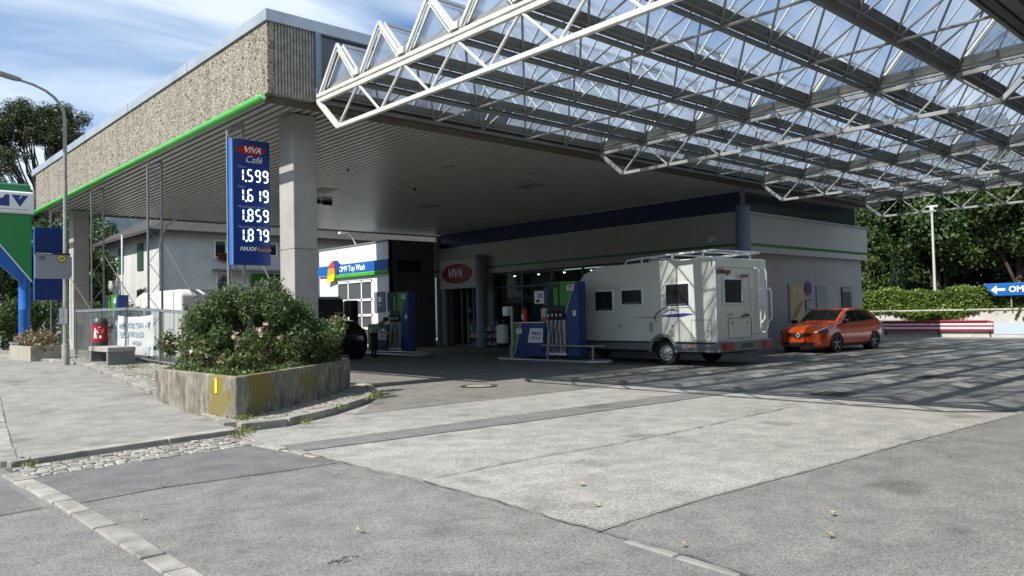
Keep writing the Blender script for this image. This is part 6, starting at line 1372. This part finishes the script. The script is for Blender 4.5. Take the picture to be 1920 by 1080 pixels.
# ---------------------------------------------------------------- vans
def make_van(label, paint, name='delivery_van'):
    t = thing(name, label, 'van'); W2 = 1.0
    side = [(-2.65, .35)]+arch(-1.75, .36, .42, .35)+arch(1.75, .36, .42, .35)+[(2.62, .35), (2.66, .75), (2.55, 1.05), (2.05, 1.35), (1.50, 2.10), (1.20, 2.38), (.7, 2.50), (-2.40, 2.50), (-2.62, 2.35), (-2.68, 1.2)]
    f = MB(); f.py(side, -W2, W2); f.build('body', paint, t, bevel=.09, off=ZERO, segs=4)
    f = MB()
    for s in (-1, 1): f.py([(1.98, 1.36), (1.45, 2.02), (.85, 2.05), (.85, 1.32)], s*W2-.006*s, s*(W2+.006))
    f.build('side_window', M_darkglass, t, off=ZERO)
    f = MB(); f.quad((2.08, -.85, 1.38), (2.08, .85, 1.38), (1.52, .80, 2.14), (1.52, -.80, 2.14)); f.build('windscreen', M_darkglass, t, off=ZERO)
    f = MB()
    for s in (-1, 1):
        for x in (.75, -.55): f.box(x, x+.012, s*W2-.004, s*W2+.004, .5, 2.3)
        f.box(-.6, .7, s*W2-.01, s*W2+.012, 1.0, 1.03); f.box(-2.5, 2.4, s*W2-.01, s*W2+.015, .62, .74)
    f.build('panel_line', M_dark, t, off=ZERO)
    f = MB()
    for s in (-1, 1): f.box(-2.70, -2.66, s*.93-.06, s*.93+.06, 1.0, 1.5)
    f.build('tail_light', mat('tail_red'), t, off=ZERO)
    for x in (-1.75, 1.75):
        for s in (-1, 1): MB().lathe([(.2, -.2), (.31, -.2), (.34, -.15), (.34, -.04), (.32, 0), (.2, 0), (.18, -.03), (.02, .0)], (x, s*.97, .34), (0, s, 0), 28).build('wheel', M_black, t, smooth=True, off=ZERO)
    f = MB(); f.box(2.5, 2.72, -.95, .95, .32, .58); f.build('front_bumper', M_dark, t, bevel=.03, off=ZERO)
    return t
v1 = make_van('white delivery van parked behind the glass fence and shrub', mat('van_white', (.74, .74, .71), .35, coat=.4)); place(v1, 9.4, 26.9, 0, R90+.03)
v2 = make_van('dark grey delivery van in the shade in front of the car wash gate', mat('van_grey', (.10, .11, .115), .4, coat=.3)); place(v2, 17.4, 34.2, 0, R90)

# ---------------------------------------------------------------- person bending at the far pump
def person(loc, rz):
    t = thing('person', 'person in a pale top and dark trousers bending over beside the far pump', 'person', loc, rz)
    me = bpy.data.meshes.new('body'); J = {'pel': (0, 0, .93, .135), 'sp': (.10, 0, 1.10, .125), 'ch': (.26, 0, 1.25, .150), 'nk': (.40, 0, 1.34, .058), 'hd': (.50, 0, 1.38, .085), 'hd2': (.57, 0, 1.36, .080)}
    for s, n in ((1, 'L'), (-1, 'R')):
        J.update({'hp'+n: (0, s*.10, .88, .105), 'kn'+n: (.06, s*.12, .49, .066), 'an'+n: (-.02, s*.12, .10, .042), 'fo'+n: (.14, s*.14, .035, .036), 'sh'+n: (.30, s*.19, 1.25, .060), 'el'+n: (.40, s*.24, .99, .042), 'wr'+n: (.56, s*.12, .90, .028), 'pm'+n: (.62, s*.09, .89, .030)})
    names = list(J); E_ = [('pel', 'sp'), ('sp', 'ch'), ('ch', 'nk'), ('nk', 'hd'), ('hd', 'hd2')]
    for n in 'LR': E_ += [('pel', 'hp'+n), ('hp'+n, 'kn'+n), ('kn'+n, 'an'+n), ('an'+n, 'fo'+n), ('ch', 'sh'+n), ('sh'+n, 'el'+n), ('el'+n, 'wr'+n), ('wr'+n, 'pm'+n)]
    vs = [J[k][:3] for k in names]; rs_ = [J[k][3] for k in names]; ed = [(names.index(a), names.index(b)) for a, b in E_]
    for s, n in ((1, 'L'), (-1, 'R')):
        b = names.index('pm'+n)
        for k, (dy, ln, dz) in enumerate(((-.028, .06, 0), (-.010, .072, 0), (.010, .068, 0), (.027, .055, 0), (-.04, .035, .02))):
            p = J['pm'+n]; i0 = len(vs); vs += [(p[0]+.02, p[1]+dy, p[2]+dz), (p[0]+.02+ln*.6, p[1]+dy, p[2]-.012+dz), (p[0]+.02+ln, p[1]+dy*.9, p[2]-.035+dz)]; rs_ += [.010, .009, .008]; ed += [(b, i0), (i0, i0+1), (i0+1, i0+2)]
    me.from_pydata(vs, ed, []); o = bpy.data.objects.new('body', me); C.link(o)
    sk = o.modifiers.new('skin', 'SKIN'); sk.use_smooth_shade = True
    me.skin_vertices or None
    if not me.skin_vertices:
        bm = bmesh.new(); bm.from_mesh(me); bm.verts.layers.skin.verify(); bm.to_mesh(me); bm.free()
    for i, d in enumerate(me.skin_vertices[0].data): d.radius = (rs_[i], rs_[i]); d.use_root = (i == 0)
    sub = o.modifiers.new('sub', 'SUBSURF'); sub.levels = 2; sub.render_levels = 2
    bpy.context.view_layer.update(); m2 = bpy.data.meshes.new_from_object(o.evaluated_get(bpy.context.evaluated_depsgraph_get())); bpy.data.objects.remove(o)
    skin, shirt, jeans, shoe = mat('skin', (.42, .24, .17), .6), mat('pale_top', (.36, .35, .33), .85), mat('dark_trousers', (.02, .022, .03), .8), M_black
    m2.materials.clear(); [m2.materials.append(q) for q in (skin, shirt, jeans, shoe)]
    for p in m2.polygons:
        c = p.center; p.use_smooth = True
        if c.z < .09: k = 3
        elif c.z < .95 and c.x < .22: k = 2
        elif c.x > .36 and c.z > 1.27 or (c.x > .47 and c.z < 1.0): k = 0
        else: k = 1
        p.material_index = k
    b = bpy.data.objects.new('body', m2); C.link(b); b.parent = t
    f = MB(); f.lathe([(.01, .11), (.07, .095), (.098, .05), (.100, 0), (.085, -.04)], (.505, 0, 1.40), (.1, 0, 1), 18); f.build('hair', mat('dark_hair', (.02, .014, .01), .7), t, smooth=True, off=ZERO)
    f = MB(); f.lathe([(.012, 0), (.008, .02)], (.645, 0, 1.35), (1, 0, -.2), 8)
    for s in (1, -1): f.lathe([(.01, 0), (.006, .006)], (.632, s*.03, 1.375), (1, 0, 0), 8); f.lathe([(.018, 0), (.012, .012)], (.54, s*.085, 1.37), (0, s, 0), 8)
    f.build('face_features', skin, t, off=ZERO)
person((15.55, 24.6, 0), math.radians(-60))
# small control post by the wash gate
cp = thing('vacuum_terminal', 'dark terminal box on a post in front of the car wash gate', 'terminal', (18.6, 31.0, 0))
MB().box(18.4, 18.8, 31.0, 31.6, 1.55, 2.3).build('head', M_dark, cp, bevel=.03); f = MB(); f.box(18.5, 18.7, 30.85, 31.25, 0, 2.0); f.build('stand', M_black, cp); MB().box(18.2, 18.9, 30.6, 32.2, .95, 1.0).build('shelf', M_white, cp)

# ---------------------------------------------------------------- unseen building added across the street, darkens reflections and ambient light
ob = thing('added_opposite_building', 'long plain building added across the street to darken reflections, out of view', 'building', (-24, 10, 0))
MB().box(-34, -24, -20, 45, 0, 9.5).build('wall', mat('opposite_wall', (.24, .22, .19), .9, noise=(.16, .15, .13), scale=.6), ob); f = MB()
for y in range(-18, 44, 4):
    for z in (1.2, 4.4, 7.2): f.box(-24.0, -23.95, y, y+1.4, z, z+1.5)
each(f, 'window', M_darkglass, ob)
MB().box(5.6, 33, -3.7, -3.5, 0, 6.5).build('added_rear_wall', mat('brown_wall', (.13, .11, .09), .8, noise=(.09, .08, .065), scale=1), so_)  # unseen wall added behind the camera, dims ambient light under the glass roof
